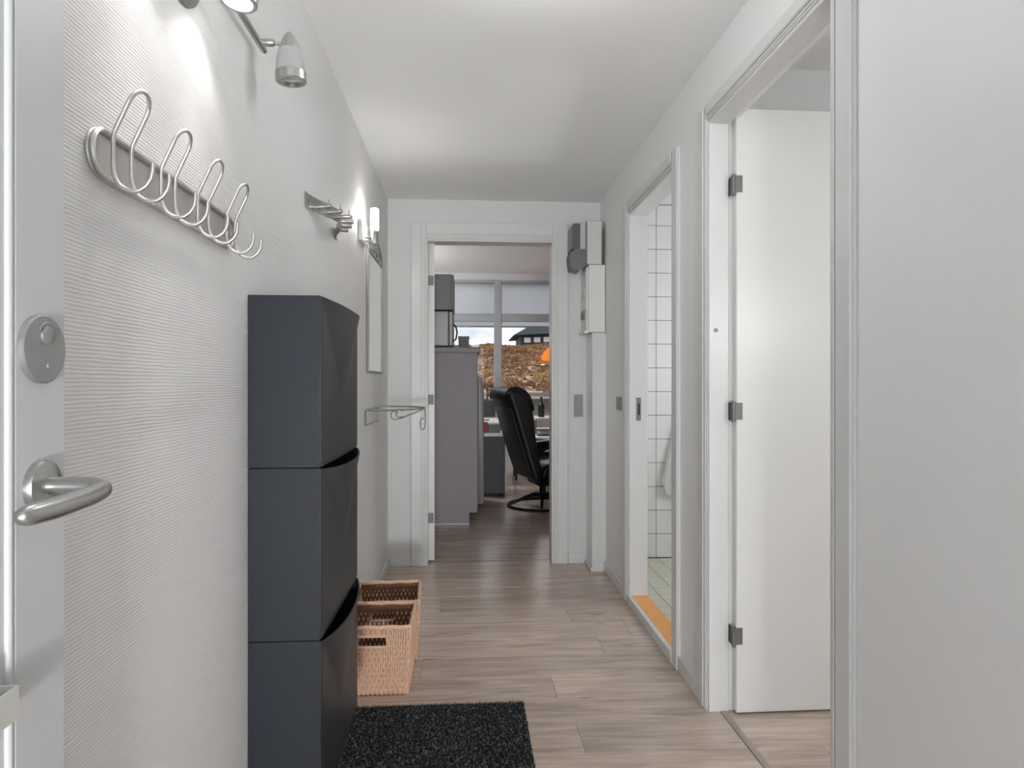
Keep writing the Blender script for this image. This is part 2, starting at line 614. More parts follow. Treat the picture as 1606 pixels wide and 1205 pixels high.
def planked_floor(name, x0, x1, y0, y1, label, length=1.285, seed=1, first=None):
    root = tag(bx(name, (x0, y0, -0.06), (x1, y1, -0.0085), M_SUB), label, 'floor', kind='structure')
    rnd = random.Random(seed)
    k0 = math.floor((y0 - SEAM) / PW)
    y = SEAM + k0 * PW
    i = 0
    while y < y1:
        a, b_ = max(y, y0), min(y + PW, y1)
        if b_ - a > 0.01:
            j = x0 - rnd.random() * length
            if first and abs(y - SEAM) < 0.01:
                j = first - length
            if first and i % 2 == 0 and abs(y - SEAM) > 0.01:
                j = x0 - 0.05 - rnd.random() * 0.5
            while j < x1:
                s, e = max(j, x0), min(j + length, x1)
                if e - s > 0.03:
                    m = MB().box((s + 0.0004, a + 0.0004, -0.0085), (e - 0.0004, b_ - 0.0004, 0.0), 0.0012)
                    cx, cy = (s + e) / 2, (a + b_) / 2
                    m.v = [(p[0] - cx, p[1] - cy, p[2]) for p in m.v]
                    me = bpy.data.meshes.new('plank')
                    me.from_pydata(m.v, [], m.f)
                    me.materials.append(M_PLANK)
                    o = bpy.data.objects.new('plank', me)
                    COL.objects.link(o)
                    o.parent = root
                    o.location = (cx - OFF[root.name].x, cy - OFF[root.name].y, -OFF[root.name].z)
                j += length
        y += PW
        i += 1
    return root


planked_floor('floor', XL, 0.884, YS, 4.334, 'grey beige oak laminate floor of the hallway', seed=3, first=0.33)
planked_floor('floor', -2.0, 3.2, 4.346, YLW, 'shaded grey oak laminate floor beyond the end doorway', seed=5)
planked_floor('floor', 0.906, 3.4, -0.6, 2.395, 'oak laminate floor in front of the open white door', seed=8)

# landing outside the entrance door
tag(bx('floor_landing', (-2.0, -2.6, -0.06), (2.0, YS, 0.0), M_CONC), 'concrete landing outside the entrance', 'floor', kind='structure')
tag(bx('wall_landing', (-2.0, -2.75, 0), (2.0, -2.6, 2.6), M_WALL), 'white wall of the landing outside', 'wall', kind='structure')

# ---- baseboards
mb = MB()
mb.box((XL, 0.0, 0), (XL + 0.012, YE, 0.06), 0.003)
tag(mb.build('baseboard_left', M_TRIM), 'white baseboard along the ribbed left wall', 'baseboard', kind='structure')
mb = MB()
mb.box((XR - 0.012, ROOM[1] + 0.076, 0), (XR, BATH[0] - 0.088, 0.062), 0.003)
mb.box((XR - 0.012, BATH[1] + 0.115, 0), (XR, 4.05, 0.062), 0.003)
mb.box((XR - 0.012, YS, 0), (XR, ROOM[0] - 0.09, 0.062), 0.003)
tag(mb.build('baseboard_right', M_TRIM), 'white baseboard between the doorways of the right wall', 'baseboard', kind='structure')
mb = MB()
mb.box((XL + 0.012, YE - 0.012, 0), (END[0] - 0.094, YE, 0.065), 0.003)
mb.box((END[1] + 0.096, YE - 0.012, 0), (0.753, YE, 0.065), 0.003)
mb.box((0.753, 4.038, 0), (0.765, YE, 0.022), 0.003)
mb.box((0.765, 4.038, 0), (XR - 0.012, 4.05, 0.022), 0.003)
tag(mb.build('baseboard_end', M_TRIM), 'low white baseboard along the end wall and boxed corner', 'baseboard', kind='structure')


# ---- door frames
def casing_strip(mb, axis_fixed, side, lo, hi, inner_low):
    pass


def frame_in_x_wall(name, op, cw, cwt, label, x_face, x_back, cw0=None):
    """door frame in a wall facing -x; op = (y0,y1,top)"""
    y0, y1, zt = op
    cw0 = cw0 or cw
    root = thing(name, (x_face, (y0 + y1) / 2, 0), label, 'door frame', kind='structure')
    for s, ya, w in ((-1, y0, cw0), (1, y1, cw)):
        m = MB()
        m.box((x_face - 0.010, ya, 0), (x_face, ya + s * w, zt + cwt), 0.002)
        m.box((x_face - 0.017, ya + s * w * 0.30, 0), (x_face - 0.009, ya + s * w, zt + cwt), 0.004)
        m.box((x_face - 0.014, ya + s * w * 0.10, 0), (x_face - 0.009, ya + s * w * 0.20, zt + cwt * 0.15), 0.002)
        m.build('casing', M_TRIM, root)
    m = MB()
    m.box((x_face - 0.010, y0, zt), (x_face, y1, zt + cwt), 0.002)
    m.box((x_face - 0.017, y0, zt + cwt * 0.30), (x_face - 0.009, y1, zt + cwt), 0.004)
    m.box((x_face - 0.014, y0, zt + cwt * 0.10), (x_face - 0.009, y1, zt + cwt * 0.2), 0.002)
    m.build('head_casing', M_TRIM, root)
    bx('jamb', (x_face - 0.006, y0 - 0.0, 0), (x_back, y0 + 0.012, zt), M_TRIM, root, 0.002)
    bx('jamb', (x_face - 0.006, y1 - 0.012, 0), (x_back, y1, zt), M_TRIM, root, 0.002)
    bx('head_jamb', (x_face - 0.006, y0 + 0.012, zt - 0.012), (x_back, y1 - 0.012, zt), M_TRIM, root, 0.002)
    return root


fr_b = frame_in_x_wall('trim_1', BATH, 0.105, 0.06, 'white wooden frame of the bathroom doorway with dark latch plate', XR, XB, 0.085)
fr_r = frame_in_x_wall('trim_2', ROOM, 0.075, 0.058, 'white wooden frame around the opened plain white door', XR, 0.914, 0.089)
# latch plate in the far bathroom jamb
zf = BATH[1] - 0.012
lp = bx('latch_plate', (0.880, zf - 0.002, 0.955), (0.905, zf + 0.001, 1.075), M_DARKSTEEL, fr_b, 0.0008, label='grey steel latch plate')
bx('latch_slot', (0.8885, zf - 0.0026, 0.985), (0.899, zf - 0.0015, 1.045), M_BLACKPL, lp)
# screw plug and small marks in the frame by the open door
zf = ROOM[1] - 0.012
MB().lathe([(0.0075, 0), (0.0075, 0.002), (0.006, 0.003)], (0.868, zf, 1.334), (0, -1, 0), 16).build('screw_cap', M_GREYPL, fr_r)

root = thing('trim_3', ((END[0] + END[1]) / 2, YE, 0), 'white wooden frame of the doorway to the living room', 'door frame', kind='structure')
for s, xa in ((-1, END[0]), (1, END[1])):
    w, cwt = 0.093, 0.105
    m = MB()
    m.box((xa, YE - 0.010, 0), (xa + s * w, YE, END[2] + cwt), 0.002)
    m.box((xa + s * w * 0.28, YE - 0.018, 0), (xa + s * w, YE - 0.009, END[2] + cwt), 0.004)
    m.box((xa + s * w * 0.08, YE - 0.014, 0), (xa + s * w * 0.18, YE - 0.009, END[2] + 0.015), 0.002)
    m.build('casing', M_TRIM, root)
m = MB()
m.box((END[0], YE - 0.010, END[2]), (END[1], YE, END[2] + 0.105), 0.002)
m.box((END[0], YE - 0.018, END[2] + 0.03), (END[1], YE - 0.009, END[2] + 0.105), 0.004)
m.box((END[0], YE - 0.014, END[2] + 0.008), (END[1], YE - 0.009, END[2] + 0.018), 0.002)
m.build('head_casing', M_TRIM, root)
bx('jamb', (END[0], YE - 0.006, 0), (END[0] + 0.012, YE + 0.075, END[2]), M_TRIM, root, 0.002)
bx('jamb', (END[1] - 0.012, YE - 0.006, 0), (END[1], YE + 0.12, END[2]), M_TRIM, root, 0.002)
bx('head_jamb', (END[0] + 0.012, YE - 0.006, END[2] - 0.012), (END[1] - 0.012, YE + 0.12, END[2]), M_TRIM, root, 0.002)
bx('strike_plate', (END[1] - 0.0145, YE + 0.03, 1.0), (END[1] - 0.0115, YE + 0.05, 1.10), M_DARKSTEEL, root)

# thresholds
tag(bx('trim_4', (0.884, ROOM[0] + 0.012, -0.004), (0.906, ROOM[1] - 0.012, 0.004), plain('taupe_threshold_metal', srgb(172, 162, 154), 0.35, 0.4), None, 0.002), 'slim metal threshold strip on the laminate floor', 'threshold', kind='structure')
root = thing('trim_5', (0.895, 3.07, 0), 'raised bathroom threshold with orange oak top and white riser', 'threshold', kind='structure')
bx('riser', (XR - 0.016, BATH[0] - 0.005, 0), (XR + 0.006, BATH[1] + 0.02, 0.046), M_TRIM, root, 0.002)
bx('oak_top', (XR + 0.006, BATH[0] + 0.012, 0), (XB + 0.004, BATH[1] - 0.012, 0.045), M_OAK, root, 0.002, label='orange oak board')
tag(bx('trim_6', (-0.30, 4.334, -0.03), (0.60, 4.346, -0.003), M_SUB), 'dark joint between hallway floor and living room floor', 'threshold', kind='structure')

# ---- boxed corner
m = MB().box((0.765, 4.05, 0), (XR, YE, 1.46), 0.002)
tag(m.build('wall_chase', M_CHASE), 'glossy white pipe boxing in the hallway corner', 'pipe boxing', kind='structure')

# ------------------------------------------------------------------ bathroom
BX1, BY0, BY1, BZ = 2.2, 2.42, 4.18, 0.04
mb = MB()
mb.box((XB, BY1 + 0.008, 0), (BX1, BY1 + 0.1, ZC))
tag(mb.build('wall_bathroom', M_GROUT), 'white tiled bathroom wall with dark joints', 'wall', kind='structure')
wb = bpy.data.objects['wall_bathroom']
TP = 0.1507
tile_me = None
z = 2.153 - 14 * TP
nz = 0
while z < 2.28:
    for k in range(-2, 5):
        xx = 1.200 + k * TP
        x0, x1 = max(xx, XB), xx + TP
        z0, z1 = max(z, BZ), min(z + TP, 2.285)
        if x1 - x0 > 0.02 and z1 - z0 > 0.02:
            g = 0.0016
            if x0 == xx and z0 == z and z1 == z + TP:
                if tile_me is None:
                    m = MB().box((-TP / 2 + g, -0.008, -TP / 2 + g), (TP / 2 - g, 0, TP / 2 - g), 0.0012)
                    tile_me = bpy.data.meshes.new('tile'); tile_me.from_pydata(m.v, [], m.f); tile_me.materials.append(M_TILE)
                me = tile_me
            else:
                m = MB().box((-(x1 - x0) / 2 + g, -0.008, -(z1 - z0) / 2 + g), ((x1 - x0) / 2 - g, 0, (z1 - z0) / 2 - g), 0.0012)
                me = bpy.data.meshes.new('tile'); me.from_pydata(m.v, [], m.f); me.materials.append(M_TILE)
            o = bpy.data.objects.new('tile', me); COL.objects.link(o); o.parent = wb
            o.location = Vector(((x0 + x1) / 2, BY1 + 0.008, (z0 + z1) / 2)) - OFF[wb.name]
    z += TP
mb = MB()
mb.box((BX1, BY0 - 0.02, 0), (BX1 + 0.1, BY1 + 0.1, ZC))
mb.box((XB, 2.40, 0), (3.4, BY0, ZC))
tag(mb.build('wall_partition', M_WALL), 'white partition walls of bathroom and bedroom', 'wall', kind='structure')
tag(bx('ceiling_bathroom', (XB, BY0, 2.288), (BX1, BY1 + 0.1, 2.38), M_CEIL), 'white bathroom ceiling', 'ceiling', kind='structure')
fb = tag(bx('floor_bathroom', (XB, BY0, -0.04), (BX1, BY1 + 0.008, BZ - 0.005), M_GROUT), 'bathroom floor of small grey green tiles', 'floor', kind='structure')
FT = 0.1015
m = MB().box((-FT / 2 + 0.0016, -FT / 2 + 0.0016, -0.006), (FT / 2 - 0.0016, FT / 2 - 0.0016, 0), 0.001)
ft_me = bpy.data.meshes.new('floor_tile'); ft_me.from_pydata(m.v, [], m.f); ft_me.materials.append(M_FTILE)
for i in range(0, 7):
    for j in range(0, 17):
        cx, cy = 1.007 - FT / 2 + i * FT, BY1 - FT / 2 - j * FT
        if cx - FT / 2 < XB - 0.06:
            continue
        o = bpy.data.objects.new('floor_tile', ft_me); COL.objects.link(o); o.parent = fb
        o.location = Vector((cx, cy, BZ)) - OFF[fb.name]
# towel on a hook at the tiled wall
tw = thing('towel', (1.36, BY1, 0.40), 'white towel hanging from a hook on the bathroom tiles', 'towel')
hk = Vector((1.372, BY1 - 0.03, 1.035))
NU, NV = 30, 16
vs, fs = [], []
low = [(1.236, 0.53), (1.262, 0.455), (1.33, 0.405), (1.40, 0.42), (1.46, 0.46), (1.50, 0.52)]


def low_at(t):
    q = t * (len(low) - 1)
    i = min(int(q), len(low) - 2)
    f = q - i
    return (low[i][0] * (1 - f) + low[i + 1][0] * f, low[i][1] * (1 - f) + low[i + 1][1] * f)


for th in (0.0, 0.006):
    for j in range(NV + 1):
        v = j / NV
        for i in range(NU + 1):
            u = i / NU
            lx, lz = low_at(u)
            x = hk.x + (u - 0.5) * 0.02 + (lx - hk.x) * (v ** 0.85)
            z = hk.z + (lz - hk.z) * v
            y = BY1 - 0.018 - 0.012 * (0.3 + v) * (1 + math.sin(u * 15)) - th
            vs.append((x, y, z))
n1 = NU + 1
n2 = n1 * (NV + 1)
for j in range(NV):
    for i in range(NU):
        a = j * n1 + i
        fs.append((a, a + n1, a + n1 + 1, a + 1))
        fs.append((n2 + a, n2 + a + 1, n2 + a + n1 + 1, n2 + a + n1))
for j in range(NV):
    for i in (0, NU):
        a = j * n1 + i
        fs.append((a, a + n1, n2 + a + n1, n2 + a))
for i in range(NU):
    for j in (0, NV):
        a = j * n1 + i
        fs.append((a, a + 1, n2 + a + 1, n2 + a))
MB().add(vs, fs).build('cloth', M_FABRICW, tw, smooth=True)
MB().lathe([(0.012, 0), (0.012, 0.004), (0.005, 0.006), (0.005, 0.03), (0.009, 0.034), (0.009, 0.038)], (hk.x, BY1, hk.z), (0, -1, 0), 16).build('hook', M_STEEL, tw, smooth=True)

# ------------------------------------------------------------------ room with the open door on the right
mb = MB()
mb.box((3.4, -0.7, 0), (3.5, 0.2, 2.5)); mb.box((3.4, 1.8, 0), (3.5, 2.42, 2.5))
mb.box((3.4, 0.2, 0), (3.5, 1.8, 0.9)); mb.box((3.4, 0.2, 2.15), (3.5, 1.8, 2.5))
mb.box((XB, -0.7, 0), (3.4, -0.6, 2.5))
tag(mb.build('wall_bedroom', M_WALL), 'white outer walls of the room behind the open door', 'wall', kind='structure')
tag(bx('ceiling_bedroom', (XB, -0.7, ZC), (3.5, 2.42, ZC + 0.08), M_CEIL), 'white ceiling above the open white door', 'ceiling', kind='structure')
w2 = thing('window_2', (3.45, 1.0, 0.9), 'bright window of the room behind the open door', 'window', kind='structure')
m = MB()
for a in ((0.2, 0.25), (0.975, 1.025), (1.75, 1.8)):
    m.box((3.42, a[0], 0.9), (3.48, a[1], 2.15), 0.003)
m.box((3.42, 0.25, 0.9), (3.48, 1.75, 0.95), 0.003); m.box((3.42, 0.25, 2.10), (3.48, 1.75, 2.15), 0.003)
m.build('frame', M_WHITEPL, w2)
bx('pane', (3.448, 0.25, 0.95), (3.452, 0.975, 2.10), M_GLASS, w2)
bx('pane', (3.448, 1.025, 0.95), (3.452, 1.75, 2.10), M_GLASS, w2)


def hinge_x(parent, x, y, z, leaf_dir):
    """butt hinge between a jamb facing -y and a leaf standing in +x"""
    m = MB()
    h = 0.035
    m.lathe([(0.0068, 0), (0.0075, 0.006), (0.0068, 0.012), (0.0075, 2 * h - 0.006), (0.0068, 2 * h)], (x, y - 0.004, z - h), n=12)
    m.box((x + 0.004, y - 0.0085, z - h + 0.008), (x + 0.030, y - 0.0060, z + h - 0.004), 0.0006)
    m.box((x - 0.003, y - 0.002, z - h + 0.004), (x - 0.0005, y + 0.036, z + h - 0.004), 0.0006)
    return m.build('hinge', M_DARKSTEEL, parent, smooth=True, label='dull steel hinge')


d2 = thing('door_2', (1.33, 2.275, 0), 'plain white door leaf standing open into the side room', 'door', kind='structure')
lf = bx('leaf', (0.930, 2.256, 0.008), (1.745, 2.296, 2.100), M_DOOR, d2, 0.003)
for zz in (1.836, 1.050, 0.272):
    hinge_x(d2, 0.921, 2.262, zz, 1)
m = MB().lathe([(0.026, 0), (0.026, 0.006), (0.011, 0.009), (0.011, 0.045)], (1.68, 2.256, 1.05), (0, -1, 0), 20)
m.tube([(1.68, 2.216, 1.05), (1.66, 2.208, 1.05), (1.56, 2.207, 1.05)], 0.010, 10)
m.build('handle', M_STEEL, d2, smooth=True)

# ------------------------------------------------------------------ entrance door standing open along the left wall
DX, DY0, DY1 = -0.440, -0.115, 0.767
d1 = thing('door_1', (-0.46, (DY0 + DY1) / 2, 0), 'white panelled entrance door opened against the ribbed wall', 'door', kind='structure')
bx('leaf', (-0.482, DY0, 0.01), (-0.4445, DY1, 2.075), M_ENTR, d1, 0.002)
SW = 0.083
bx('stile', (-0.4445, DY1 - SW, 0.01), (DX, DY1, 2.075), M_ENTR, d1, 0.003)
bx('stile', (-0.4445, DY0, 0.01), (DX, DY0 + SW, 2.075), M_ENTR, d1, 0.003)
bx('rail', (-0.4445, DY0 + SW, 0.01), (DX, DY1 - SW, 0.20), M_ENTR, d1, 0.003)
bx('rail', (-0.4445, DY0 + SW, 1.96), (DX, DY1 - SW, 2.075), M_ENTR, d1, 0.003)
m = MB()
for yb in (DY1 - SW - 0.004, DY0 + SW + 0.004):
    m.tube([(DX - 0.0035, yb, 0.20), (DX - 0.0035, yb, 1.96)], 0.0042, 10)
m.tube([(DX - 0.0035, DY0 + SW, 0.204), (DX - 0.0035, DY1 - SW, 0.204)], 0.0042, 10)
m.tube([(DX - 0.0035, DY0 + SW, 1.956), (DX - 0.0035, DY1 - SW, 1.956)], 0.0042, 10)
m.build('beading', M_ENTR, d1, smooth=True)
lk = MB().lathe([(0.0355, 0), (0.0355, 0.005), (0.034, 0.0065), (0.0, 0.0065)], (DX, 0.722, 1.182), (1, 0, 0), 40, cap1=False).build('lock_rosette', M_LOCK, d1, smooth=True, label='worn grey round lock cover')
m = MB().lathe([(0.010, 0), (0.010, 0.0022), (0.0085, 0.003), (0, 0.003)], (DX + 0.0065, 0.724, 1.196), (1, 0, 0), 20, cap1=False)
m.lathe([(0.004, 0), (0.004, 0.002), (0, 0.002)], (DX + 0.0065, 0.727, 1.165), (1, 0, 0), 12, cap1=False)
m.tube(arc((DX + 0.0065, 0.724, 1.196), 0.013, -0.2, PI * 0.9, 12, 'yz'), 0.0012, 6)
m.build('cylinder_cap', M_LOCK, lk, smooth=True)
hd = MB().lathe([(0.0268, 0), (0.0268, 0.004), (0.0255, 0.008), (0.017, 0.0105), (0.0125, 0.0112), (0.0, 0.0112)], (DX, 0.722, 1.041), (1, 0, 0), 36, cap1=False).build('handle_rose', M_STEEL, d1, smooth=True)
hx = DX + 0.068
m = MB()
path = [(DX + 0.008, 0.722, 1.041), (DX + 0.03, 0.722, 1.041), (DX + 0.050, 0.722, 1.0405)]
for i in range(1, 9):
    a = PI / 2 * i / 8
    path.append((DX + 0.050 + 0.020 * math.sin(a), 0.722 - 0.020 * (1 - math.cos(a)), 1.0405 - 0.003 * i / 8))
for t, dx_, dz in ((0.02, 0.002, -0.001), (0.05, 0.002, -0.002), (0.08, 0.001, -0.003), (0.102, -0.001, -0.003), (0.110, -0.0015, -0.003), (0.115, -0.002, -0.003), (0.118, -0.002, -0.003), (0.1195, -0.002, -0.003)):
    path.append((DX + 0.070 + dx_, 0.702 - t, 1.0375 + dz))
rad = [0.0092] * 3 + [0.0092, 0.0092, 0.0093, 0.0094, 0.0095, 0.0095, 0.0096, 0.0096] + [0.0098, 0.0099, 0.0099, 0.0096, 0.0088, 0.0072, 0.0048, 0.001]
m.tube(path, rad, 16).build('lever', M_STEEL, hd, smooth=True, label='brushed steel door lever')
ml = MB()
TX, TY, TZ0, TZ1 = DX + 0.023, 0.656, 0.833, 0.865
ml.box((DX, 0.30, TZ0), (DX + 0.002, TY, TZ1), 0.0008)
ml.box((DX + 0.002, 0.30, TZ0), (TX - 0.003, TY, TZ0 + 0.003), 0.0008)
ml.box((TX - 0.003, 0.30, TZ0), (TX, TY, TZ1), 0.0012)
ml.box((DX + 0.002, TY - 0.003, TZ0 + 0.003), (TX - 0.003, TY, TZ1), 0.0008)
ml.box((DX + 0.002, 0.30, TZ0 + 0.003), (TX - 0.003, 0.303, TZ1), 0.0008)
tr = ml.build('letter_tray', plain('ivory_plastic', srgb(206, 205, 196), 0.4), d1, label='ivory open-topped letter tray')
bx('clip', (DX - 0.003, 0.640, 0.864), (DX + 0.003, 0.646, 0.886), M_GREYPL, tr, 0.001)
# entrance door frame behind the camera
m = MB()
m.box((-0.46, YS - 0.12, 0), (-0.445, YS, 2.10)); m.box((0.455, YS - 0.12, 0), (0.47, YS, 2.10)); m.box((-0.445, YS - 0.12, 2.085), (0.455, YS, 2.10))
tag(m.build('trim_7', M_TRIM), 'white frame of the entrance doorway', 'door frame', kind='structure')

# ------------------------------------------------------------------ door to the living room, open at a right angle
d3 = thing('door_3', (-0.225, 4.76, 0), 'white door leaf opened into the living room beside grey cabinet', 'door', kind='structure')
MB().prism([(-0.249, 4.332), (-0.207, 4.332), (-0.252, 5.12), (-0.294, 5.12)], 2, 0.012, 2.052).build('leaf', M_DOOR, d3)
for zz in (1.812, 1.046, 0.284):
    m = MB()
    m.lathe([(0.0065, 0), (0.0072, 0.006), (0.0065, 0.012), (0.0072, 0.062), (0.0065, 0.07)], (-0.252, 4.326, zz - 0.035), n=12)
    m.box((-0.252, 4.3285, zz - 0.032), (-0.212, 4.3318, zz + 0.032), 0.0006)
    m.build('hinge', M_DARKSTEEL, d3, smooth=True, label='dull steel hinge')

# ------------------------------------------------------------------ stack of three shoe cabinets
CW, CH, CZ = 0.51, 0.3940, 0.1672
CY0 = 1.551
CXF = -0.330        # plane of the fronts


def shoe_cabinet(idx, label):
    z0 = CZ + idx * CH
    z1 = z0 + CH - 0.0012
    r = thing('shoe_cabinet', (XL + 0.085, CY0 + CW / 2, z0), label, 'shoe cabinet', group='shoe cabinets hung one above the other')
    sb = []
    for a, b_ in ((CY0, CY0 + 0.006), (CY0 + CW - 0.006, CY0 + CW)):
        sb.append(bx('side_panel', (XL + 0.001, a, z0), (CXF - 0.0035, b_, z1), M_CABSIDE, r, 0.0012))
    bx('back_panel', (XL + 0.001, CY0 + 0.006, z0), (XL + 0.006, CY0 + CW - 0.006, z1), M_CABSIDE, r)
    bx('bottom_panel', (XL + 0.006, CY0 + 0.006, z0), (CXF - 0.012, CY0 + CW - 0.006, z0 + 0.006), M_CABIN, r)
    if idx == 2:
        bx('top_panel', (XL + 0.006, CY0 + 0.006, z1 - 0.005), (CXF - 0.004, CY0 + CW - 0.006, z1 - 0.0005), M_CABSIDE, r)
    bx('inner_tray', (XL + 0.02, CY0 + 0.012, z0 + 0.01), (CXF - 0.05, CY0 + CW - 0.012, z0 + CH - 0.10), M_CABIN, r)
    MB().lathe([(0.0028, 0), (0.0028, 0.0006)], (-0.357, CY0 - 0.0004, z0 + 0.2115), (0, -1, 0), 10).build('peg_hole', M_CABIN, sb[0])
    # moulded front: lip flares outwards in the middle of the top edge
    NY, NZ = 44, 34
    vs, fs = [], []
    for sgn, thick in ((0, 0.0), (1, 0.004)):
        for j in range(NZ + 1):
            s = j / NZ
            for i in range(NY + 1):
                t = i / NY
                w = math.sin(PI * t) ** 0.7
                zt = z1 - 0.001 - 0.009 * w
                zz = z0 + 0.001 + (zt - z0 - 0.001) * s
                q = s
                g = max(0.0, (q - 0.42) / 0.58) ** 1.25
                tt = abs(t - 0.5) / (0.5 * (0.18 + 0.82 * g))
                flare = 0.027 * g * max(0.0, 1 - tt ** 2.6)
                bow = 0.0035 * math.sin(PI * t)
                x = CXF + flare + bow
                if i in (0, NY):
                    x -= 0.0025
                if j in (0,):
                    x -= 0.002
                vs.append((x - thick, CY0 + 0.0008 + t * (CW - 0.0016), zz))
    n1 = (NY + 1)
    n2 = n1 * (NZ + 1)
    for j in range(NZ):
        for i in range(NY):
            a = j * n1 + i
            fs.append((a, a + 1, a + n1 + 1, a + n1))
            fs.append((n2 + a, n2 + a + n1, n2 + a + n1 + 1, n2 + a + 1))
    for i in range(NY):
        a = i
        fs.append((a, n2 + a, n2 + a + 1, a + 1))
        a = NZ * n1 + i
        fs.append((a, a + 1, n2 + a + 1, n2 + a))
    for j in range(NZ):
        a = j * n1
        fs.append((a, a + n1, n2 + a + n1, n2 + a))
        a = j * n1 + NY
        fs.append((a, n2 + a, n2 + a + n1, a + n1))
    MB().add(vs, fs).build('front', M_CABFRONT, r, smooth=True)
    return r


shoe_cabinet(0, 'lowest charcoal plastic shoe cabinet of the stack, hanging above the black rug')
shoe_cabinet(1, 'middle charcoal plastic shoe cabinet of the three in the stack')
shoe_cabinet(2, 'topmost charcoal plastic shoe cabinet of the stack, nothing on top')

# ------------------------------------------------------------------ wire coat rack
cr = thing('coat_rack', (XL, 1.18, 1.41), 'long satin steel wire coat rack with looped hooks', 'coat rack')
RZ0, RZ1, RY0, RY1 = 1.425, 1.487, 0.905, 1.435
rr = (RZ1 - RZ0) / 2
zc = (RZ0 + RZ1) / 2
ring = arc((XL + 0.010, RY0 + rr, zc), rr, PI / 2, 3 * PI / 2, 12, 'yz') + arc((XL + 0.010, RY1 - rr, zc), rr, -PI / 2, PI / 2, 12, 'yz')
pl = MB()
poly = [(p[1], p[2]) for p in arc((0, RY0 + rr, zc), rr - 0.003, PI / 2, 3 * PI / 2, 12, 'yz') + arc((0, RY1 - rr, zc), rr - 0.003, -PI / 2, PI / 2, 12, 'yz')]
pl.prism(poly, 0, XL + 0.0005, XL + 0.004)
pl.build('back_plate', M_SATIN, cr)
m = MB().tube(ring, 0.0035, 8, closed=True)
m.tube([(p[0] - 0.007, p[1], p[2]) for p in ring], 0.003, 8, closed=True)
m.build('rim', M_SATIN, cr, smooth=True)
for k in range(4):
    ya = 0.941 + k * 0.1432
    yb = ya + 0.0505
    XLG = -0.478
    path = []
    # hook on near leg
    hook = [(-0.4255, 1.4465), (-0.4258, 1.436), (-0.428, 1.425), (-0.434, 1.4155), (-0.442, 1.4095), (-0.4515, 1.4075), (-0.461, 1.4095), (-0.469, 1.415), (-0.4745, 1.4235), (-0.477, 1.432), (-0.478, 1.442), (-0.478, 1.462), (-0.478, 1.478)]
    path += [(x, ya, zz) for x, zz in hook]
    ym = (ya + yb) / 2
    rl = (yb - ya) / 2
    # bent loop: rises away from the wall
    A = Vector((-0.4765, 0, 1.487)); B = Vector((-0.447, 0, 1.552))
    D = (B - A)
    Lh = D.length
    D.normalize()
    path.append((A.x, ya, A.z))
    for t in (0.25, 0.5, (Lh - rl) / Lh):
        q = A + D * (Lh * t)
        path.append((q.x, ya, q.z))
    for i in range(1, 12):
        a = PI * i / 12
        q = A + D * (Lh - rl + rl * math.sin(a))
        path.append((q.x, ym - rl * math.cos(a), q.z))
    for t in ((Lh - rl) / Lh, 0.5, 0.25):
        q = A + D * (Lh * t)
        path.append((q.x, yb, q.z))
    path.append((A.x, yb, A.z))
    path += [(x, yb, zz) for x, zz in reversed(hook)]
    w_ = MB().tube(path, 0.0031, 10).build('hook_wire', M_SATIN, cr, smooth=True)
# ------------------------------------------------------------------ curved strip with pegs
pr = thing('peg_rail', (XL, 2.35, 1.69), 'bowed steel strip with six round pegs near the wall lamp', 'coat hook')
SY0, SY1, SZ0, SZ1, BOW = 2.085, 2.585, 1.692, 1.736, 0.060


def bow_x(t):
    return XL + 0.002 + BOW * (math.sin(PI * min(1, max(0, t))) ** 2.0)


vs, fs = [], []
NS = 40
for i in range(NS + 1):
    t = i / NS
    y = SY0 + (SY1 - SY0) * t
    x = bow_x(t)
    for dx_ in (0, 0.0022):
        for zz in (SZ0, SZ1):
            vs.append((x + dx_, y, zz))
for i in range(NS):
    a = i * 4
    b_ = a + 4
    fs += [(a, a + 1, b_ + 1, b_), (a + 2, b_ + 2, b_ + 3, a + 3), (a, b_, b_ + 2, a + 2), (a + 1, a + 3, b_ + 3, b_ + 1)]
fs += [(0, 2, 3, 1), (NS * 4, NS * 4 + 1, NS * 4 + 3, NS * 4 + 2)]
MB().add(vs, fs).build('strip', M_STEEL, pr, smooth=True)
for i in range(6):
    t = 0.20 + i * 0.125
    y = SY0 + (SY1 - SY0) * t
    x = bow_x(t)
    zz = (SZ0 + SZ1) / 2
    sl_ = (bow_x(t + 0.01) - bow_x(t - 0.01)) / (0.02 * (SY1 - SY0))
    nv = Vector((1, -sl_, 0)).normalized()
    pg = MB().lathe([(0.0075, 0), (0.0075, 0.040), (0.006, 0.042)], (x, y, zz), nv, 14).build('peg', M_STEEL, pr, smooth=True)
    e_ = Vector((x, y, zz)) + nv * 0.036
    MB().tube([(e_.x, e_.y, zz + 0.006), (e_.x, e_.y, zz + 0.022)], 0.0024, 8).build('pin', M_STEEL, pg)
for t in (0.05, 0.95):
    y = SY0 + (SY1 - SY0) * t
    MB().lathe([(0.0042, 0), (0.0035, 0.0018), (0, 0.0018)], (bow_x(t) + 0.0022, y, (SZ0 + SZ1) / 2), (1, 0, 0), 12, cap1=False).build('screw', M_DARKSTEEL, pr)

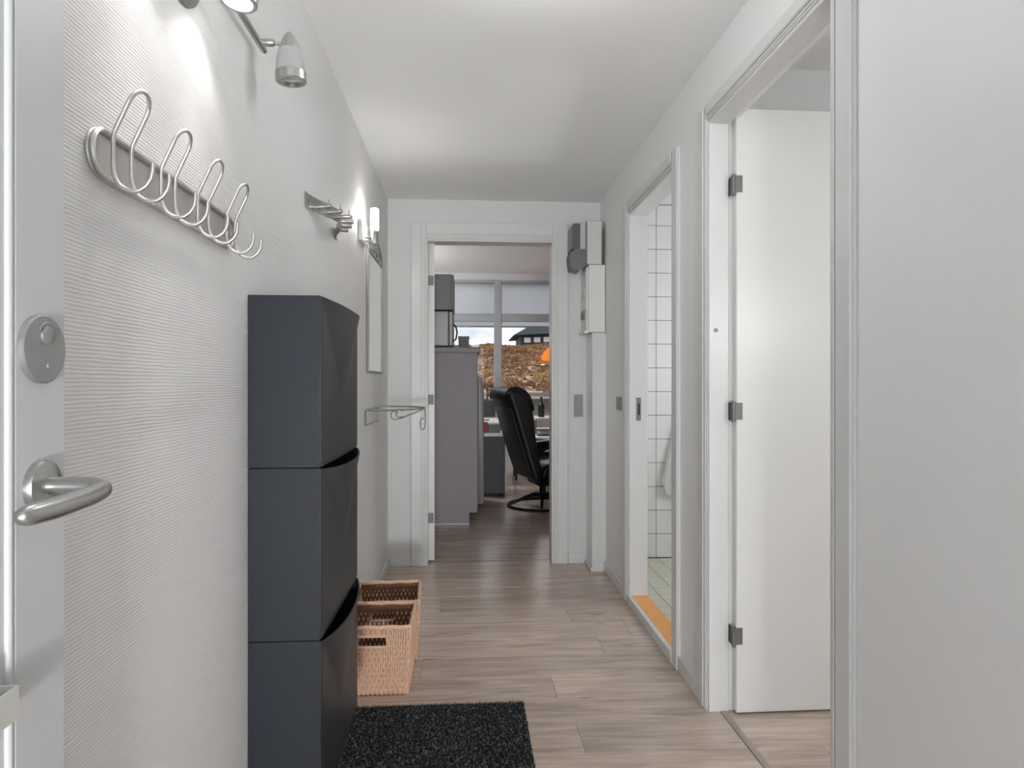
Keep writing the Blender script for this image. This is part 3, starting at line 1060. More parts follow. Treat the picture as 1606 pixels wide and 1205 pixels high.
# ------------------------------------------------------------------ spot rail on the left wall
sl = thing('spot_rail', (XL, 1.28, 1.88), 'steel wall rail with three swivelling glass spotlights', 'wall light')
RX, RZ = -0.476, 1.931
MB().tube([(RX, 0.93, RZ), (RX, 1.612, RZ)], 0.0075, 12).build('rail', M_STEEL, sl, smooth=True)
MB().lathe([(0.078, 0), (0.077, 0.006), (0.066, 0.014), (0.040, 0.020), (0.0, 0.022)], (XL, 1.195, 1.885), (1, 0, 0), 36, cap1=False).build('canopy', plain('grey_canopy_paint', srgb(128, 128, 127), 0.5), sl, smooth=True)


def spot_head(y, dirv, lit):
    d = Vector(dirv).normalized()
    piv = Vector((-0.412, y, 1.936))
    hd = MB().lathe([(0.0, 0.030), (0.006, 0.027), (0.013, 0.018), (0.0195, 0.004), (0.0235, -0.008), (0.0245, -0.012)], piv, -d, 28, cap0=False).build('lamp_head', M_STEEL, sl, smooth=True)
    MB().lathe([(0.0245, -0.012), (0.0285, -0.026), (0.0315, -0.042), (0.0325, -0.058), (0.0325, -0.066)], piv, -d, 28, cap0=False, cap1=False).build('glass_shade', M_FROST, hd, smooth=True, label='frosted glass shade')
    MB().lathe([(0.0325, -0.062), (0.0352, -0.064), (0.0352, -0.084), (0.0335, -0.086), (0.0275, -0.086), (0.0265, -0.078), (0.0265, -0.070)], piv, -d, 32, cap0=False, cap1=False).build('ring', M_STEEL, hd, smooth=True)
    MB().lathe([(0.0265, -0.0755), (0.020, -0.072), (0.0, -0.070)], piv, -d, 24, cap0=False, cap1=False).build('bulb', M_SPOTLIT if lit else plain('unlit_reflector', srgb(226, 226, 224), 0.2, 0.5), hd, smooth=True)
    m = MB().lathe([(0.0065, 0), (0.0085, 0.004), (0.0085, 0.030), (0.0065, 0.034)], (RX, y - 0.012, RZ + 0.002), (1, 0, 0), 16)
    m.tube([(RX + 0.030, y - 0.012, RZ + 0.002), (-0.428, y - 0.004, RZ + 0.003), (-0.418, y, RZ + 0.002)], 0.004, 10)
    m.build('arm', M_STEEL, sl, smooth=True)
    if lit:
        Bm = bpy.data.lights.new('spot_beam_light', 'SPOT')
        Bm.energy = BEAM_W
        Bm.color = (1.0, 0.97, 0.95)
        Bm.spot_size = math.radians(64)
        Bm.spot_blend = 1.0
        Bm.shadow_soft_size = 0.012
        bo = bpy.data.objects.new('spot_beam_light', Bm)
        COL.objects.link(bo)
        bo.location = piv + d * 0.090
        bo.rotation_euler = Vector((0.12, dirv[1], -1)).to_track_quat('-Z', 'Y').to_euler()
        G = bpy.data.lights.new('shade_glow', 'POINT')
        G.energy = SHADE_GLOW_W
        G.color = (1.0, 0.97, 0.94)
        G.shadow_soft_size = 0.014
        go_ = bpy.data.objects.new('shade_glow', G)
        COL.objects.link(go_)
        go_.location = piv + d * 0.045
        L = bpy.data.lights.new('spot_lamp_light', 'SPOT')
        L.energy = SPOT_LAMP_W
        L.color = (1.0, 0.965, 0.93)
        L.spot_size = math.radians(104)
        L.spot_blend = 0.6
        L.shadow_soft_size = 0.012
        o = bpy.data.objects.new('spot_lamp_light', L)
        COL.objects.link(o)
        o.location = piv + d * 0.090
        o.rotation_euler = d.to_track_quat('-Z', 'Y').to_euler()


spot_head(0.99, (-0.10, 0.06, -1), True)
spot_head(1.275, (-0.12, -0.10, -1), True)
spot_head(1.590, (0.04, 0.03, -1), False)

# ------------------------------------------------------------------ glass tube wall lamp
sc = thing('wall_sconce', (XL, 3.18, 1.80), 'small wall sconce with a glowing white glass tube above the mirror', 'wall light')
bx('wall_plate', (XL, 3.10, 1.806), (XL + 0.018, 3.26, 1.902), M_WHITEPL, sc, 0.003)
m = MB()
m.tube([(XL + 0.018, 3.19, 1.838), (XL + 0.058, 3.19, 1.838)], 0.006, 10)
m.tube([(XL + 0.018, 3.19, 1.818), (XL + 0.058, 3.19, 1.818)], 0.004, 10)
m.build('arm', M_STEEL, sc, smooth=True)
MB().lathe([(0.012, -0.012), (0.017, -0.008), (0.018, 0.0), (0.018, 0.05), (0.015, 0.056)], (XL + 0.062, 3.19, 1.812), n=24).build('holder', M_STEEL, sc, smooth=True)
MB().lathe([(0.015, 0), (0.0185, 0.004), (0.0195, 0.05), (0.0185, 0.098), (0.0165, 0.104), (0, 0.105)], (XL + 0.062, 3.19, 1.868), n=24, cap1=False).build('glass_tube', M_TUBELIT, sc, smooth=True, label='glowing white glass tube')
# ------------------------------------------------------------------ mirror with scrollwork crest
mi = thing('mirror', (XL, 3.60, 1.205), 'wall mirror in thin grey iron frame with scrollwork crest', 'mirror')
MY0, MY1, MZ0, MZ1 = 3.345, 3.86, 1.205, 1.815
bx('mirror_glass', (XL + 0.004, MY0 + 0.01, MZ0 + 0.01), (XL + 0.010, MY1 - 0.01, MZ1 - 0.01), M_MIRROR, mi)
for lo, hi in (((XL + 0.001, MY0, MZ0), (XL + 0.014, MY0 + 0.009, MZ1)), ((XL + 0.001, MY1 - 0.009, MZ0), (XL + 0.014, MY1, MZ1)),
               ((XL + 0.001, MY0 + 0.009, MZ0), (XL + 0.014, MY1 - 0.009, MZ0 + 0.009)), ((XL + 0.001, MY0 + 0.009, MZ1 - 0.009), (XL + 0.014, MY1 - 0.009, MZ1))):
    bx('frame_bar', lo, hi, M_IRON, mi, 0.002)
m = MB()
cy = (MY0 + MY1) / 2


def spiral(cx, cz, r0, turns, a0, n=26, sgn=1):
    return [(XL + 0.012, cx + (r0 * (1 - 0.8 * i / n)) * math.cos(a0 + sgn * 2 * PI * turns * i / n), cz + (r0 * (1 - 0.8 * i / n)) * math.sin(a0 + sgn * 2 * PI * turns * i / n)) for i in range(n + 1)]


m.tube([(XL + 0.012, cy + (MY1 - MY0) / 2 * math.cos(a), MZ1 + 0.10 * math.sin(a) ** 1.0) for a in [PI * i / 20 for i in range(21)]], 0.004, 8)
for s in (-1, 1):
    m.tube(spiral(cy + s * 0.06, MZ1 + 0.045, 0.04, 1.4, PI / 2, sgn=s), 0.0035, 8)
    m.tube(spiral(cy + s * 0.15, MZ1 + 0.032, 0.028, 1.3, PI / 2, sgn=-s), 0.0035, 8)
m.build('crest', M_IRON, mi, smooth=True)

# ------------------------------------------------------------------ wrought wire console shelf
cs = thing('console_shelf', (XL, 3.58, 0.94), 'half round wrought wire shelf with scrolls below the mirror', 'shelf')
ZT = 1.018
HY = 0.30
CYS = 3.585
rim = [(XL + 0.006 + 0.265 * math.sin(a), CYS + HY * math.cos(a) * -1, ZT) for a in [PI * i / 30 for i in range(31)]]
m = MB().tube(rim, 0.0045, 8)
m.tube([(XL + 0.006, CYS - HY, ZT), (XL + 0.006, CYS + HY, ZT)], 0.0045, 8)
m.build('rim', M_IRON, cs, smooth=True)
MB().tube([(XL + 0.006, CYS - HY, ZT), (XL + 0.006, CYS - HY, 0.945), (XL + 0.006, CYS + 0.14, 0.945), (XL + 0.006, CYS + 0.14, ZT)], 0.0045, 8).build('wall_bracket', M_IRON, cs)


def scroll(y0, dx_end):
    pts = []
    tip = Vector((XL + 0.006 + dx_end, CYS, ZT - 0.004))
    c = Vector((XL + 0.13, y0, ZT - 0.028))
    for i in range(18):
        a = PI * 0.1 + PI * 1.35 * i / 17
        r = 0.012 + 0.016 * i / 17
        pts.append((c.x + r * math.cos(a), c.y, c.z + r * math.sin(a)))
    pts.append((XL + 0.165, y0 * 0.7 + CYS * 0.3, ZT - 0.047))
    pts.append((XL + 0.22, y0 * 0.3 + CYS * 0.7, ZT - 0.025))
    pts.append(tuple(tip))
    return pts


MB().tube(scroll(CYS - 0.12, 0.262), 0.0035, 8).build('scroll', M_IRON, cs, smooth=True)
MB().tube(scroll(CYS + 0.12, 0.262), 0.0035, 8).build('scroll', M_IRON, cs, smooth=True)
tipx = XL + 0.006 + 0.265
lp_ = [(tipx, CYS, ZT), (tipx + 0.004, CYS, ZT - 0.02), (tipx + 0.005, CYS, ZT - 0.05), (tipx + 0.004, CYS, ZT - 0.085)] + \
      [(tipx - 0.010 + 0.013 * math.cos(a), CYS, ZT - 0.085 + 0.030 * math.sin(a) + 0.0) for a in [-2 * PI * i / 18 for i in range(1, 16)]]
MB().tube(lp_, 0.0035, 8).build('end_loop', M_IRON, cs, smooth=True)

# ------------------------------------------------------------------ wicker baskets


def basket(x0, x1, y0, y1, h, rz, label, far_hole=True):
    cx, cy = (x0 + x1) / 2, (y0 + y1) / 2
    r = thing('wicker_basket', (cx, cy, 0.0), label, 'basket', rz, group='wicker baskets by the wall')
    hw, hd = (x1 - x0) / 2, (y1 - y0) / 2
    rnd = random.Random(int(cy * 1000))
    TAP = 0.014
    nh = 2 if far_hole else 1

    def P(side, u, z, out):
        """point on a wall: side 0 near(-y),1 far(+y),2 left,3 right; u along, out = outward shift"""
        k = TAP * (1 - z / h)
        if side == 0:
            return (u * (hw - k), -hd + k - out, z)
        if side == 1:
            return (u * (hw - k), hd - k + out, z)
        if side == 2:
            return (-hw + k - out, u * (hd - k), z)
        return (hw - k + out, u * (hd - k), z)

    hole = (-0.42, 0.34, h - 0.072, h - 0.036)
    for side in range(4):
        W = hw if side < 2 else hd
        m = MB()
        n = int(2 * W / 0.0092)
        rows = 0.0205
        for c in range(n + 1):
            u = -1 + 2 * c / n
            segs = [(0.004, h - 0.006)]
            if side < nh and hole[0] < u < hole[1]:
                segs = [(0.004, hole[2]), (hole[3], h - 0.006)]
            for a, b_ in segs:
                k = max(4, int((b_ - a) / 0.0045))
                pts = []
                ph = PI if c % 2 else 0.0
                j = rnd.uniform(-0.0007, 0.0007)
                for i in range(k + 1):
                    zz = a + (b_ - a) * i / k
                    amp = 0.0036 if zz < h - 0.034 else 0.0012
                    o = amp * math.sin(PI * zz / rows + ph) + j
                    p = P(side, min(1, max(-1, u + rnd.uniform(-0.0006, 0.0006) / W)), zz, o)
                    pts.append(p)
                m.tube(pts, 0.0043, 5)
        kk = int((h - 0.04) / rows)
        for i in range(1, kk + 1):
            zz = i * rows
            spans = [(-1, 1)]
            if side < nh and hole[2] - 0.004 < zz < hole[3] + 0.004:
                spans = [(-1, hole[0]), (hole[1], 1)]
            for a, b_ in spans:
                m.tube([P(side, a, zz, 0), P(side, b_, zz, 0)], 0.0032, 5)
        o = m.build('woven_wall', M_WICKER, r, smooth=True, local=True)
        o['kind'] = 'stuff'
        # inner lining of the wall
        m = MB()

        def slab(u0, u1, z0, z1):
            c = [P(side, u0, z0, -0.0055), P(side, u1, z0, -0.0055), P(side, u1, z1, -0.0055), P(side, u0, z1, -0.0055)]
            d = [P(side, u0, z0, -0.0035), P(side, u1, z0, -0.0035), P(side, u1, z1, -0.0035), P(side, u0, z1, -0.0035)]
            m.add(c + d, [(0, 1, 2, 3), (7, 6, 5, 4), (0, 4, 5, 1), (1, 5, 6, 2), (2, 6, 7, 3), (3, 7, 4, 0)])
        if side < nh:
            slab(-1, 1, 0.003, hole[2]); slab(-1, 1, hole[3], h - 0.006)
            slab(-1, hole[0], hole[2], hole[3]); slab(hole[1], 1, hole[2], hole[3])
        else:
            slab(-1, 1, 0.003, h - 0.006)
        m.build('inner_weave', M_WICKERIN, r, local=True)
        if side < nh:
            m = MB()
            for zz in (hole[2] - 0.003, hole[3] + 0.002):
                m.tube([P(side, hole[0] + (hole[1] - hole[0]) * i / 8, zz, 0.0015 + 0.001 * math.sin(i * 2.1)) for i in range(9)], 0.0055, 7)
            m.build('handle_binding', M_WICKER, r, smooth=True, local=True)
    m = MB()
    ringp = []
    for side, us in ((0, 1), (3, 1), (1, -1), (2, -1)):
        for i in range(10):
            u = us * (-1 + 2 * i / 10) * 0.97
            p = P(side, u, h - 0.002 + 0.0015 * math.sin(i * 1.9 + side), 0.0)
            ringp.append(p)
    m.tube(ringp, 0.0078, 8, closed=True)
    m.build('rim', M_WICKER, r, smooth=True, local=True)
    MB().box((-hw + TAP + 0.004, -hd + TAP + 0.004, 0.002), (hw - TAP - 0.004, hd - TAP - 0.004, 0.008), 0.001).build('base', M_WICKERIN, r, local=True)
    return r


basket(-0.474, -0.207, 2.478, 2.752, 0.256, 0.0, 'wicker basket standing right behind the black rug')
basket(-0.472, -0.204, 2.778, 3.062, 0.250, 0.045, 'wicker basket pushed against the back of another basket by the wall', far_hole=False)

# ------------------------------------------------------------------ rug
rg = thing('rug', (-0.09, 1.945, 0), 'black flecked shaggy rug on the laminate floor', 'rug')
RX0, RX1, RYA, RYB = -0.390, 0.203, 1.50, 2.388
bx('backing', (RX0, RYA, 0.0002), (RX1, RYB, 0.007), M_RUGBASE, rg, 0.002)
vs, fs = [], []
rnd = random.Random(4)
sp = 0.0036
nx, ny = int((RX1 - RX0) / sp), int((RYB - RYA) / sp)
for i in range(nx + 1):
    for j in range(ny + 1):
        x = RX0 + (i + rnd.uniform(-0.5, 0.5)) * sp
        y = RYA + (j + rnd.uniform(-0.5, 0.5)) * sp
        a = rnd.uniform(0, 2 * PI)
        ln = rnd.uniform(0.006, 0.012)
        tx, ty = x + rnd.uniform(-0.005, 0.005), y + rnd.uniform(-0.005, 0.005)
        w = 0.0016
        o_ = len(vs)
        for k in range(3):
            b_ = a + k * 2.094
            vs.append((x + w * math.cos(b_), y + w * math.sin(b_), 0.006))
        vs.append((tx, ty, 0.007 + ln))
        fs += [(o_, o_ + 1, o_ + 3), (o_ + 1, o_ + 2, o_ + 3), (o_ + 2, o_, o_ + 3)]
me = bpy.data.meshes.new('pile')
off = OFF[rg.name]
me.from_pydata([(p[0] - off.x, p[1] - off.y, p[2] - off.z) for p in vs], [], fs)
me.materials.append(M_PILE)
o = bpy.data.objects.new('pile', me); COL.objects.link(o); o.parent = rg; o['kind'] = 'stuff'

# ------------------------------------------------------------------ meter, fuse box, switch and its built reflection
fbx = thing('fuse_box', (0.79, 4.13, 1.46), 'white fuse box with small switches below the electricity meter', 'fuse box')
bx('housing', (0.742, 4.046, 1.462), (0.846, YE - 0.001, 1.876), M_WHITEPL, fbx, 0.004)
fp = bx('front_panel', (0.730, 4.062, 1.474), (0.742, YE - 0.004, 1.862), M_WHITEPL, fbx, 0.003)
for k in range(4):
    bx('breaker', (0.722, 4.085 + k * 0.032, 1.55), (0.730, 4.110 + k * 0.032, 1.60), M_METER if k % 2 else M_GREYPL, fp, 0.001)
bx('knob', (0.720, 4.09, 1.68), (0.731, 4.13, 1.745), M_METERL, fp, 0.002)
bx('lower_lip', (0.715, 4.05, 1.456), (0.742, YE - 0.004, 1.474), M_WHITEPL, fbx, 0.003)

tag(bx('meter_board', (0.735, 4.05, 1.879), (0.825, YE - 0.001, 2.145), plain('meter_board_paint', srgb(214, 214, 211), 0.5), None, 0.003), 'pale mounting box behind the electricity meter', 'mounting box')
em = thing('electricity_meter', (0.685, 4.14, 1.84), 'grey electricity meter with angled lower cover near the ceiling', 'electricity meter')
dk = MB()
dk.prism([(0.735, 1.885), (0.735, 1.975), (0.660, 1.975), (0.637, 1.958), (0.630, 1.93), (0.638, 1.868), (0.648, 1.852), (0.668, 1.850), (0.690, 1.842)], 1, 4.075, 4.215)
dk.build('terminal_cover', M_METER, em)
MB().prism([(0.694, 1.975), (0.694, 2.132), (0.655, 2.132), (0.645, 2.118), (0.643, 1.975)], 1, 4.072, 4.218).build('display_cover', plain('meter_smoked', srgb(98, 98, 98), 0.25), em)
bx('case', (0.694, 4.075, 1.975), (0.730, 4.215, 2.135), M_METERL, em, 0.003)
bx('case_back', (0.730, 4.072, 1.975), (0.735, 4.218, 2.137), M_METER, em)
MB().lathe([(0.006, 0), (0.006, 0.006), (0.004, 0.008)], (0.648, 4.075, 1.968), (0, -1, 0), 12).build('seal_screw', M_BLACKPL, em)
MB().lathe([(0.006, 0), (0.006, 0.008)], (0.634, 4.10, 1.948), (-1, 0, 0.3), 12).build('seal_screw', M_BLACKPL, em)

sw = thing('light_switch', (0.713, YE, 0.936), 'grey switch plate with rocker and socket on the end wall', 'light switch')
bx('plate', (0.684, YE - 0.009, 0.936), (0.742, YE, 1.079), M_GREYPL, sw, 0.002)
bx('rocker', (0.692, YE - 0.012, 1.036), (0.734, YE - 0.009, 1.072), M_GREYPL, sw, 0.001)
bx('rocker', (0.692, YE - 0.012, 0.996), (0.734, YE - 0.009, 1.032), M_GREYPL, sw, 0.001)
so = bx('socket', (0.692, YE - 0.011, 0.944), (0.734, YE - 0.009, 0.990), M_GREYPL, sw, 0.001)
m = MB()
for dx_ in (-0.009, 0.009):
    m.lathe([(0.0025, 0), (0.0025, 0.0006)], (0.713 + dx_, YE - 0.011, 0.970), (0, -1, 0), 8)
m.build('pin_hole', M_BLACKPL, so)
sw = thing('light_switch', (XR, 3.68, 1.0), 'small grey plate standing in for the switch reflected in the right wall', 'light switch')  # solid plate stands in for the end wall switch mirrored in glossy paint
bx('plate', (XR - 0.008, 3.625, 1.002), (XR, 3.735, 1.074), M_GREYPL, sw, 0.002)
bx('rocker', (XR - 0.011, 3.645, 1.010), (XR - 0.008, 3.715, 1.066), M_GREYPL, sw, 0.001)

# ------------------------------------------------------------------ living room
mb = MB()
WX0, WX1, WZ0, WZ1 = -1.6, 2.6, 0.985, 2.512
mb.box((-2.0, YLW, 0), (WX0, YLW + 0.2, ZL)); mb.box((WX1, YLW, 0), (3.2, YLW + 0.2, ZL))
mb.box((WX0, YLW, 0), (WX1, YLW + 0.2, WZ0)); mb.box((WX0, YLW, WZ1), (WX1, YLW + 0.2, ZL))
tag(mb.build('wall_window', M_LIVWALL), 'pale wall around the wide living room window', 'wall', kind='structure')
mb = MB()
mb.box((-2.1, YE + 0.12, 0), (-2.0, YLW + 0.2, ZL)); mb.box((3.2, YE + 0.12, 0), (3.3, YLW + 0.2, ZL))
mb.box((-2.1, YE, 0), (XL - 0.12, YE + 0.12, ZL)); mb.box((BX1 + 0.1, YE, 0), (3.3, YE + 0.12, ZL))
mb.box((XB, YE + 0.031, 0), (BX1 + 0.1, YE + 0.12, ZL)); mb.box((XR, YE, ZC + 0.08), (BX1 + 0.1, YE + 0.031, ZL))
tag(mb.build('wall_living_room', M_LIVWALL), 'pale side walls of the living room', 'wall', kind='structure')
tag(bx('ceiling_living_room', (-2.1, YE, ZL), (3.3, YLW + 0.2, ZL + 0.1), M_CEIL), 'white living room ceiling seen through the doorway', 'ceiling', kind='structure')

w1 = thing('window_1', (0.5, YLW + 0.1, WZ0), 'wide grey framed living room window with half lowered blinds', 'window', kind='structure')
FY0, FY1 = YLW - 0.015, YLW + 0.07
xs = [WX0, -0.63, 0.41, 1.45, WX1]
for i, x in enumerate(xs):
    hw = 0.05
    a, b_ = (x, x + 0.07) if i == 0 else ((x - 0.07, x) if i == 4 else (x - hw, x + hw))
    bx('mullion', (a, FY0, WZ0), (b_, FY1, WZ1), M_WINFRAME, w1, 0.006)
for i in range(4):
    a = xs[i] + (0.07 if i == 0 else 0.05)
    b_ = xs[i + 1] - (0.07 if i == 3 else 0.05)
    bx('transom', (a, FY0, 1.968), (b_, FY1, 2.072), M_WINFRAME, w1, 0.006)
    bx('head_bar', (a, FY0, WZ1 - 0.035), (b_, FY1, WZ1), M_WINFRAME, w1, 0.006)
    bx('sill_bar', (a, FY0, WZ0), (b_, FY1, WZ0 + 0.05), M_WINFRAME, w1, 0.006)
    bx('pane', (a, YLW + 0.028, WZ0 + 0.05), (b_, YLW + 0.032, 1.968), M_GLASS, w1)
    bx('pane', (a, YLW + 0.028, 2.072), (b_, YLW + 0.032, WZ1 - 0.035), M_GLASS, w1)
bx('window_board', (WX0 - 0.05, YLW - 0.16, WZ0 - 0.035), (WX1 + 0.05, YLW - 0.015, WZ0), M_WHITETOP, w1, 0.005)
for i, lb in ((1, 'white roller blind half lowered behind the bars above the black screen'), (2, 'white roller blind half lowered above the distant house')):
    a = xs[i] + 0.03
    b_ = xs[i + 1] - 0.03
    r = thing('roller_blind', ((a + b_) / 2, YLW + 0.12, 1.9), lb, 'roller blind', group='roller blinds of the living room window')
    bx('cloth', (a, YLW + 0.118, 1.915), (b_, YLW + 0.120, WZ1), M_BLIND, r)
    MB().tube([(a, YLW + 0.12, 1.91), (b_, YLW + 0.12, 1.91)], 0.010, 8).build('bottom_bar', M_WINFRAME, r)

# tall grey kitchen cabinet, end panel towards the hall
tc_ = thing('tall_cabinet', (-0.2, 5.8, 0), 'tall lilac grey kitchen cabinet with cornice beyond the doorway', 'cabinet')
m = MB()
m.prism([(-0.55, 0.0), (0.021, 0.0), (0.021, 0.098), (0.085, 0.098), (0.085, 1.40), (-0.55, 1.40)], 1, 5.468, 5.488)
m.build('end_panel', M_GREYCAB, tc_)
bx('carcass', (-0.55, 5.488, 0.10), (0.070, 6.02, 1.40), M_GREYCAB, tc_)
bx('plinth', (-0.55, 5.488, 0.0), (0.018, 6.02, 0.10), M_DARKBOARD, tc_)
bx('cornice', (-0.55, 5.452, 1.40), (0.112, 6.03, 1.446), M_GREYCAB, tc_, 0.008)
bx('skirting', (-0.55, 5.462, 0.0), (0.021, 5.468, 0.012), M_TRIM, tc_, 0.002)
bx('door_front', (0.070, 5.49, 0.11), (0.090, 6.01, 1.39), M_GREYCAB2, tc_, 0.003)

fr = thing('fridge', (-0.15, 6.35, 0), 'silver fridge with rounded door beside the tall grey cabinet', 'fridge')
bx('body', (-0.50, 6.06, 0.04), (0.090, 6.62, 1.23), M_APPL, fr, 0.01)
m = MB()
dprof = [(0.096, 0.06), (0.150, 0.06), (0.156, 0.10), (0.156, 1.10), (0.150, 1.17), (0.135, 1.205), (0.096, 1.215)]
m.padded(dprof, 6.06, 6.62, 0.012)
dr = m.build('door', M_APPL, fr, smooth=True)
MB().tube([(0.155, 6.11, 0.98), (0.185, 6.11, 1.0), (0.192, 6.11, 1.06), (0.185, 6.11, 1.12), (0.155, 6.11, 1.14)], 0.010, 8).build('handle', M_SATIN, dr, smooth=True)
for xx in (-0.46, 0.04):
    for yy in (6.1, 6.58):
        MB().lathe([(0.02, 0), (0.02, 0.041)], (xx, yy, 0), n=10).build('foot', M_BLACKPL, fr)

mw = thing('microwave', (-0.33, 5.72, 1.446), 'silver grey microwave oven on the tall cabinet', 'microwave')
bx('housing', (-0.55, 5.49, 1.456), (-0.148, 5.96, 1.742), M_APPL, mw, 0.008)
dr = bx('door', (-0.144, 5.49, 1.458), (-0.112, 5.96, 1.740), M_APPL, mw, 0.008)
bx('door_glass', (-0.113, 5.60, 1.50), (-0.110, 5.92, 1.70), M_BLACKPL, dr)
MB().tube([(-0.112, 5.52, 1.635), (-0.090, 5.52, 1.62), (-0.078, 5.52, 1.57), (-0.090, 5.52, 1.51), (-0.112, 5.52, 1.50)], 0.0065, 8).build('door_handle', M_BLACKPL, mw, smooth=True)
for xx in (-0.52, -0.2):
    for yy in (5.53, 5.92):
        MB().lathe([(0.012, 0), (0.012, 0.011)], (xx, yy, 1.446), n=10).build('foot', M_BLACKPL, mw)

wc = thing('wall_cabinet', (-0.33, 5.72, 1.75), 'grey upper cabinet hanging over the microwave oven', 'cabinet')
bx('carcass', (-0.55, 5.47, 1.752), (-0.125, 5.98, 2.04), M_GREYCAB2, wc, 0.003)
bx('door', (-0.125, 5.474, 1.756), (-0.106, 5.976, 2.036), M_GREYCAB2, wc, 0.003)
pn = tag(bx('wall_kitchen', (-0.67, 5.40, 0), (-0.555, 6.7, ZL), M_LIVWALL), 'pale kitchen wall that carries the upper cabinet', 'wall', kind='structure')

bxx = thing('storage_box', (-0.022, 5.62, 1.446), 'small grey lidded box on top of the tall cabinet', 'box')
bx('body', (-0.068, 5.53, 1.446), (0.018, 5.66, 1.524), M_MIDGREY, bxx, 0.003)
bx('lid', (-0.072, 5.526, 1.520), (0.022, 5.664, 1.540), M_MIDGREY, bxx, 0.003)

# dark sideboard with white top and things on it
sd = thing('sideboard', (0.29, 7.0, 0), 'low dark grey sideboard with white top behind the armchair', 'sideboard')
bx('carcass', (0.10, 6.80, 0.03), (0.388, 7.25, 0.612), M_DARKBOARD, sd, 0.004)
bx('door', (0.388, 6.81, 0.04), (0.404, 7.24, 0.60), M_WHITETOP, sd, 0.003)
bx('top', (0.09, 6.785, 0.612), (0.412, 7.26, 0.645), M_WHITETOP, sd, 0.004)
for xx in (0.13, 0.36):
    for yy in (6.84, 7.20):
        MB().lathe([(0.02, 0), (0.02, 0.031)], (xx, yy, 0), n=10).build('foot', M_BLACKPL, sd)
gb = thing('file_box', (0.27, 6.95, 0.645), 'grey file box on the white sideboard top', 'box')
bx('body', (0.222, 6.86, 0.645), (0.348, 7.10, 0.735), M_MIDGREY, gb, 0.004)
bx('lid', (0.218, 6.856, 0.733), (0.352, 7.104, 0.752), M_WHITETOP, gb, 0.003)
tag(MB().box((0.165, 6.86, 0.645), (0.214, 7.06, 0.752), 0.003).box((0.163, 6.858, 0.70), (0.2145, 6.86, 0.715)).build('red_carton', M_RED), 'small red carton beside the grey file box', 'carton')
dk_ = thing('desk', (0.15, 7.85, 0), 'white topped desk with black screen by the window', 'desk')
bx('top', (-0.35, 7.50, 0.700), (0.46, 8.20, 0.728), M_WHITETOP, dk_, 0.004)
for xx in (-0.32, 0.40):
    for yy in (7.53, 8.14):
        bx('leg', (xx, yy, 0), (xx + 0.04, yy + 0.04, 0.70), M_DARKBOARD, dk_, 0.003)
mo = thing('monitor', (0.20, 7.75, 0.728), 'black computer screen standing on the white desk', 'monitor')
bx('screen', (0.02, 7.74, 0.765), (0.33, 7.775, 0.955), M_BLACKPL, mo, 0.006)
bx('stand', (0.16, 7.745, 0.735), (0.20, 7.77, 0.77), M_BLACKPL, mo, 0.003)
bx('foot', (0.10, 7.70, 0.728), (0.26, 7.82, 0.737), M_BLACKPL, mo, 0.003)

# coffee table with chrome roll
ct = thing('side_table', (1.10, 7.2, 0), 'white oval side table behind the armchair', 'table')
m = MB().lathe([(0.36, 0), (0.365, 0.004), (0.365, 0.020), (0.36, 0.024), (0, 0.024)], (1.02, 7.22, 0.566), n=40, cap1=False)
m.build('top', M_WHITETOP, ct, smooth=True)
MB().lathe([(0.03, 0.02), (0.03, 0.566)], (1.02, 7.22, 0), n=16).build('column', M_STEEL, ct, smooth=True)
MB().lathe([(0.22, 0), (0.22, 0.012), (0.05, 0.024)], (1.02, 7.22, 0), n=32).build('foot', M_STEEL, ct, smooth=True)
rl = MB().lathe([(0.012, 0.0), (0.04, 0.0), (0.042, 0.006), (0.042, 0.214), (0.04, 0.22), (0.012, 0.22)], (0.745, 7.16, 0.632), (1, 0.05, 0), 24).build('steel_canister', M_STEEL, None, smooth=True)
tag(rl, 'brushed steel canister lying on the white oval table', 'canister')

# dining table and chairs near the window
dt = thing('dining_table', (1.35, 8.1, 0), 'white dining table close to the window', 'table')
bx('top', (0.80, 7.82, 0.722), (2.0, 8.45, 0.748), M_WHITETOP, dt, 0.004)
for xx in (0.84, 1.92):
    for yy in (7.84, 8.37):
        bx('leg', (xx, yy, 0), (xx + 0.04, yy + 0.04, 0.722), M_STEEL, dt, 0.003)


def dining_chair(x, y, rz, label):
    r = thing('dining_chair', (x, y, 0), label, 'chair', rz, group='black dining chairs')
    MB().box((-0.21, -0.21, 0.43), (0.21, 0.21, 0.47), 0.012).build('seat', M_LEATHER, r, local=True)
    m = MB().padded([(-0.205, 0.50), (-0.165, 0.50), (-0.205, 0.935), (-0.235, 0.94)], -0.2, 0.2, 0.012)
    m.build('backrest', M_LEATHER, r, local=True, smooth=True)
    for sx, sy in ((-1, -1), (-1, 1), (1, -1), (1, 1)):
        top = 0.52 if sx < 0 else 0.44
        MB().tube([(sx * 0.19, sy * 0.18, 0), (sx * 0.185, sy * 0.17, top)], 0.012, 8).build('leg', M_BLACKMET, r, local=True)
    return r


dining_chair(1.52, 7.72, PI / 2, 'black dining chair on the near side of the dining table')
dining_chair(0.78, 8.16, 0.0, 'black dining chair at the end of the dining table')
bt = MB().lathe([(0.036, 0), (0.038, 0.005), (0.038, 0.13), (0.03, 0.155), (0.013, 0.18), (0.013, 0.23), (0.015, 0.232), (0.015, 0.245), (0, 0.245)], (0.90, 8.05, 0.748), n=20, cap1=False).build('bottle', M_GREENGL, None, smooth=True)
tag(bt, 'dark green bottle standing on the dining table', 'bottle')

